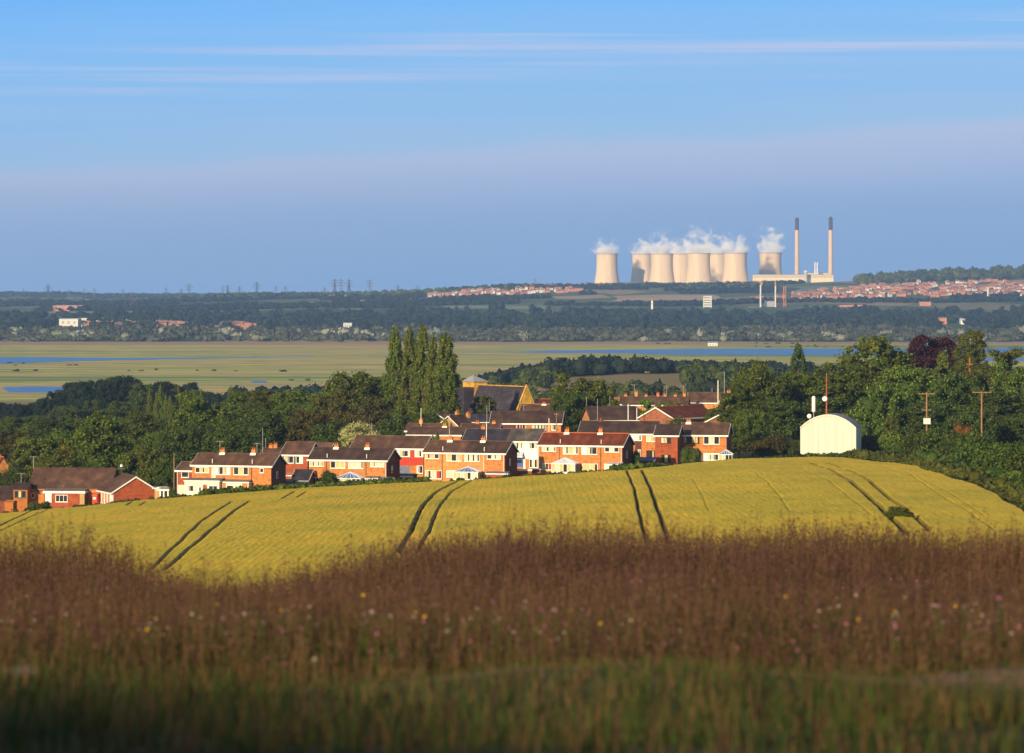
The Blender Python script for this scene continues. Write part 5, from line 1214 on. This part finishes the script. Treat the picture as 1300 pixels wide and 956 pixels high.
shed('works_shed',972,983,382,389,7020,20,'metal_grey','pale_panel','grey works shed at the foot of the slim stacks')

# ------------------------------------------------------------------ foreground meadow
def blades(n, Y0, Y1, hfun, wid, lean, mats, mi_fun, rng, yw=None, xr=.20, seg=3):
    Y = Y0+(Y1-Y0)*rng.random(n)**(yw or 1); x = (rng.random(n)*2-1)*(2.0+Y*xr)
    z = terrain(x, Y); h = hfun(x, Y, rng)
    a = rng.random(n)*2*math.pi; ld = np.stack([np.cos(a), np.sin(a)],1)*lean*(rng.random(n)**1.3)[:,None]; ld[:,0] += .05*lean
    wdir = rng.random(n)*math.pi; wd = np.stack([np.cos(wdir), np.sin(wdir), np.zeros(n)],1)
    pts = []
    for i in range(seg+1):
        t = i/seg; c = np.stack([x+ld[:,0]*h*t**2, Y+ld[:,1]*h*t**2, z-.02+h*(t-.12*lean*t*t)],1)
        w_ = wid*(1-.85*t**1.5)
        pts += [c-wd*w_*.5, c+wd*w_*.5]
    V = np.stack(pts,1).reshape(-1,3); k = 2*(seg+1)
    base = (np.arange(n)*k)[:,None,None]; q = np.array([(2*i,2*i+1,2*i+3,2*i+2) for i in range(seg)])[None]
    Q = (base+q).reshape(-1,4); tip = np.stack([x+ld[:,0]*h, Y+ld[:,1]*h, z-.02+h*(1-.12*lean)],1)
    rn = np.repeat(rng.random(n), seg)
    return V, Q, rn, tip, h
def stuff_mesh(name, parts, mats, label, cat):
    Vs=[];Qs=[];rn=[];mi=[];n0=0
    for V_,Q_,r_,m_ in parts: Vs.append(V_);Qs.append(Q_+n0);n0+=len(V_);rn.append(r_);mi.append(np.full(len(Q_),m_))
    me = np_mesh(name, np.concatenate(Vs), np.concatenate(Qs), mats, rnd=np.concatenate(rn), mat_idx=np.concatenate(mi))
    o = bpy.data.objects.new(name, me); C.objects.link(o); return tag(o,label,cat,None,'stuff')
M['blade_green'] = leaf('blade_green',(.020,.044,.008),(.066,.092,.017),.1,.3)
M['blade_straw'] = leaf('blade_straw',(.052,.030,.014),(.175,.098,.042),.1,.3)
M['blade_purple'] = leaf('blade_purple',(.048,.023,.022),(.165,.080,.064),.1,.3)
M['petal_pink'] = plain('petal_pink',(.42,.13,.26),.3,3,.7); M['petal_white'] = plain('petal_white',(.42,.34,.31),.2,3,.7); M['petal_yellow'] = plain('petal_yellow',(.75,.42,.02),.2,3,.7)
g3 = np.random.default_rng(11)
_pn = np.random.default_rng(21).standard_normal((64,64))
def pnoise(x, Y, s_):
    u_ = x/s_+32; v_ = Y/s_+3; i = np.floor(u_).astype(int)%63; j = np.floor(v_).astype(int)%63; a = u_-np.floor(u_); b = v_-np.floor(v_); a = a*a*(3-2*a); b = b*b*(3-2*b)
    return (_pn[i,j]*(1-a)*(1-b)+_pn[i+1,j]*a*(1-b)+_pn[i,j+1]*(1-a)*b+_pn[i+1,j+1]*a*b)
def patch(x, Y): return np.clip(.5+.30*pnoise(x,Y,1.7)+.16*pnoise(x,Y,.6),0,1.2)
def h_rear(x, Y, r): return (.38+.50*r.random(len(x))**.75)*np.interp(Y,[30,33,37,46],[.46,.62,.88,1.02])*(.74+.42*patch(x,Y))
def h_near(x, Y, r): return (.08+.38*r.random(len(x)))*np.interp(Y,[14,17.0,18.6,19.6,20.4,22,26,30,34],[.55,.45,.14,.16,.42,.62,.85,.80,.9])*(.8+.4*patch(x*1.7,Y*1.3))
def heads(tip, n_per, length, width, rng, droop=.3):
    tip = tip[pnoise(tip[:,0],tip[:,1],1.3)+.4*rng.standard_normal(len(tip)) > -.25]
    n = len(tip); k = np.repeat(np.arange(n), n_per); P = tip[k].copy(); t = rng.random(len(k))
    P[:,2] -= t*length; P[:,:2] += rng.standard_normal((len(k),2))*width*(.3+.8*t)[:,None]
    N = rng.standard_normal((len(k),3)); N /= np.linalg.norm(N,axis=1)[:,None]
    v = leaf_quads(P, N, .0125, rng, .45); return v, np.arange(len(v)).reshape(-1,4), np.repeat(rng.random(n),n_per)*.7+.3*rng.random(len(k))
p1 = blades(52000,30,50,h_rear,.011,.30,None,None,g3); p2 = blades(26000,30,50,lambda x,Y,r:h_rear(x,Y,r)*.72,.015,.5,None,None,g3)
hv = heads(p1[3], 9, .24, .024, g3)
p4 = blades(9000,40,50,lambda x,Y,r:h_rear(x,Y,r)*(1.08+.25*r.random(len(x))**3),.008,.22,None,None,g3); hv4 = heads(p4[3], 14, .26, .026, g3)
stuff_mesh('meadow_grass',[(*p1[:3],0),(*p2[:3],1),(hv[0],hv[1],hv[2],2),(*p4[:3],0),(hv4[0],hv4[1],hv4[2],2)],['blade_straw','blade_green','blade_purple'],
   'tall blurred brown purple seeding grass across the foreground','grass')
n1 = blades(56000,14,34,h_near,.010,.6,None,None,g3,.8); n2 = blades(50000,14,34,h_near,.009,.45,None,None,g3,.8)
n3 = blades(24000,19.5,32,lambda x,Y,r:h_near(x,Y,r)*1.5+.06,.007,.3,None,None,g3); hn = heads(n3[3],5,.12,.016,g3)
stuff_mesh('short_grass',[(*n1[:3],1),(*n2[:3],0),(*n3[:3],0),(hn[0],hn[1],hn[2],2)],['blade_straw','blade_green','blade_purple'],'short dark green and brown grass at the bottom of the view','grass')
def flowers(name, n, Y0, Y1, mat, size, label, x0=-9, x1=9, hmul=1.0, clump=0):
    Y = g3.uniform(Y0,Y1,n); x = g3.uniform(x0,x1,n)
    if clump: cx_ = g3.uniform(x0,x1,clump); cy_ = g3.uniform(Y0,Y1,clump); k = g3.integers(0,clump,n); x = cx_[k]+g3.normal(0,.45,n); Y = cy_[k]+g3.normal(0,.5,n)
    z = terrain(x,Y); h = (.14+.20*g3.random(n))*hmul; P = np.stack([x,Y,z+h],1); m = 9; k = np.repeat(np.arange(n),m)
    d = g3.standard_normal((n*m,3)); d[:,2] = np.abs(d[:,2]); d /= np.linalg.norm(d,axis=1)[:,None]
    v = leaf_quads(P[k]+d*size*.6, d, size*.55, g3, .8); q = np.arange(len(v)).reshape(-1,4)
    st = np.stack([np.stack([P[:,0]-.003,P[:,1],z],1),np.stack([P[:,0]+.003,P[:,1],z],1),P+[.003,0,0],P-[.003,0,0]],1).reshape(-1,3)
    stuff_mesh(name,[(v,q,g3.random(n*m),0),(st,np.arange(len(st)).reshape(-1,4),g3.random(n),1)],[mat,'blade_green'],label,'wildflowers')
flowers('wildflowers',420,20.0,25,'petal_white',.011,'pale clover heads dotted through the short grass',clump=26)
flowers('wildflowers',480,20.0,26,'petal_pink',.012,'pink knapweed and clover dotted through the meadow',clump=24)
flowers('wildflowers',70,21,28,'petal_yellow',.012,'a few small yellow flowers low in the grass')
flowers('wildflowers',160,32,40,'petal_pink',.013,'sparse pink thistle heads in the tall grass',hmul=1.6,clump=18)
# pale stone lying by the track
mb = MB(); sv, sq = lump_sphere((0,0,.03),(.08,.05,.025),np.random.default_rng(3),9)
mb.v = [tuple(p) for p in sv]; mb.f = [tuple(int(i) for i in f_) for f_ in sq]; mb.mi = [mb.m('felt')]*len(mb.f)
x_ = (28-CX)/F*17.6; st = mb.build('flat_stone', None, (x_,17.6,ground(x_,17.6)+.02)); tag(st,'pale flat stone by the track at the lower left corner','stone')

# ------------------------------------------------------------------ air
mb = MB(); mb.box(-5200,-620,-92,5200,17800,310,'ground'); hz = mb.build('haze'); hz.data.materials.clear()
m = bpy.data.materials.new('haze'); m.use_nodes = True; nt = m.node_tree; nt.nodes.clear()
out = nt.nodes.new('ShaderNodeOutputMaterial'); v = nt.nodes.new('ShaderNodeVolumePrincipled'); v.inputs['Color'].default_value = (.32,.53,1,1)
v.inputs['Density'].default_value = 4.6e-5; v.inputs['Anisotropy'].default_value = .0; nt.links.new(v.outputs[0], out.inputs['Volume'])
hz.data.materials.append(m); tag(hz, kind='stuff')

# ------------------------------------------------------------------ sky, sun, camera
EL, AZ = 15.0, 27.0
to_sun = Vector((-math.sin(R(AZ))*math.cos(R(EL)), -math.cos(R(AZ))*math.cos(R(EL)), math.sin(R(EL))))
w = bpy.data.worlds.new('World'); scene.world = w; w.use_nodes = True; nt = w.node_tree; bg = nt.nodes['Background']
sky = nt.nodes.new('ShaderNodeTexSky'); sky.sky_type = 'NISHITA'; sky.sun_disc = False; sky.sun_elevation = R(EL); sky.sun_rotation = R(180+AZ)
sky.air_density = 1.0; sky.dust_density = .6; sky.ozone_density = 1.6
tc = nt.nodes.new('ShaderNodeTexCoord'); sp = nt.nodes.new('ShaderNodeSeparateXYZ'); nt.links.new(tc.outputs['Generated'], sp.inputs[0])
def mapv(sx, sy, sz):
    q = nt.nodes.new('ShaderNodeMapping'); q.inputs['Scale'].default_value = (sx,sy,sz); nt.links.new(tc.outputs['Generated'], q.inputs[0]); return q.outputs[0]
wob = noise(nt, 1, 3, mapv(9,9,60)); zel = mathn(nt,'ADD', sp.outputs['Z'], mathn(nt,'MULTIPLY', mathn(nt,'SUBTRACT', wob.outputs[0], .5), .010))
tilt = mathn(nt,'ADD', zel, mathn(nt,'MULTIPLY', sp.outputs['X'], -.045))
SK = 7.6
zr = nt.nodes.new('ShaderNodeMapRange'); nt.links.new(tilt, zr.inputs[0]); zr.inputs[1].default_value=-.01; zr.inputs[2].default_value=.09
# veil of thin cloud: bands by height above the horizon
band = ramp(nt, zr.outputs[0], [(0,(.26,.45,.76)),(.10,(.26,.45,.76)),(.24,(.32,.49,.79)),(.33,(.43,.55,.81)),(.405,(.50,.60,.84)),(.44,(.37,.60,.88)),(.52,(.30,.57,.93)),(.64,(.26,.56,.96)),(.74,(.215,.54,1.0)),(.9,(.125,.45,1.0)),(1,(.10,.40,.96))])
cir = noise(nt, 1, 7, mapv(5,5,420), .62); cm_ = nt.nodes.new('ShaderNodeMapRange'); nt.links.new(cir.outputs[0], cm_.inputs[0]); cm_.inputs[1].default_value=.42; cm_.inputs[2].default_value=.66
def bump_(c, wd):
    d = mathn(nt,'ABSOLUTE', mathn(nt,'SUBTRACT', tilt, c)); r = nt.nodes.new('ShaderNodeMapRange'); r.interpolation_type='SMOOTHSTEP'; nt.links.new(d, r.inputs[0]); r.inputs[1].default_value=0; r.inputs[2].default_value=wd; r.inputs[3].default_value=1; r.inputs[4].default_value=0; return r.outputs[0]
cf = mathn(nt,'MULTIPLY', cm_.outputs[0], mathn(nt,'ADD', bump_(.0562,.0045), mathn(nt,'ADD', mathn(nt,'MULTIPLY', bump_(.0515,.0035), .75), mathn(nt,'MULTIPLY', bump_(.052,.02), .22)))); cf = mathn(nt,'MINIMUM', mathn(nt,'MULTIPLY', cf, .62), 1)
low = mixc(nt, cf, band.outputs[0], (.66,.66,.86))
hi = nt.nodes.new('ShaderNodeMapRange'); hi.interpolation_type='SMOOTHSTEP'; nt.links.new(sp.outputs['Z'], hi.inputs[0]); hi.inputs[1].default_value=.085; hi.inputs[2].default_value=.30
lowS = mixc(nt, 1, low, (SK,SK,SK), 'MULTIPLY')
# only the part of the sky away from the sun carries the veil
fy = nt.nodes.new('ShaderNodeMapRange'); fy.interpolation_type='SMOOTHSTEP'; nt.links.new(sp.outputs['Y'], fy.inputs[0]); fy.inputs[1].default_value=.0; fy.inputs[2].default_value=.7
fac = mathn(nt,'MULTIPLY', fy.outputs[0], mathn(nt,'SUBTRACT', 1, hi.outputs[0]))
nt.links.new(mixc(nt, fac, sky.outputs[0], lowS), bg.inputs[0]); bg.inputs[1].default_value = .10
sl = bpy.data.lights.new('sun','SUN'); sl.energy = 5.0; sl.angle = R(.5); sl.color = (1,.80,.52)
so = bpy.data.objects.new('sun', sl); C.objects.link(so); so.rotation_euler = to_sun.to_track_quat('Z','Y').to_euler()
cam = bpy.data.cameras.new('camera'); co = bpy.data.objects.new('camera', cam); C.objects.link(co); scene.camera = co
co.location = (0,0,0); co.rotation_euler = (R(90),0,0); cam.sensor_width = 36; cam.lens = 36*F/1300; cam.shift_y = -(478-HY)/1300
cam.clip_start = 1; cam.clip_end = 60000
cam.dof.use_dof = True; cam.dof.focus_distance = 760; cam.dof.aperture_fstop = 4.8
scene.render.engine = 'CYCLES'; cy = scene.cycles
cy.use_denoising = True; cy.max_bounces = 6; cy.diffuse_bounces = 2; cy.glossy_bounces = 2; cy.transmission_bounces = 3; cy.volume_bounces = 3; cy.transparent_max_bounces = 8
cy.volume_step_rate = 1.0; cy.volume_max_steps = 64; cy.caustics_reflective = False; cy.caustics_refractive = False
vs = scene.view_settings; vs.view_transform = 'Standard'; vs.look = 'None'; vs.exposure = .4; vs.gamma = 1; vs.use_curve_mapping = False
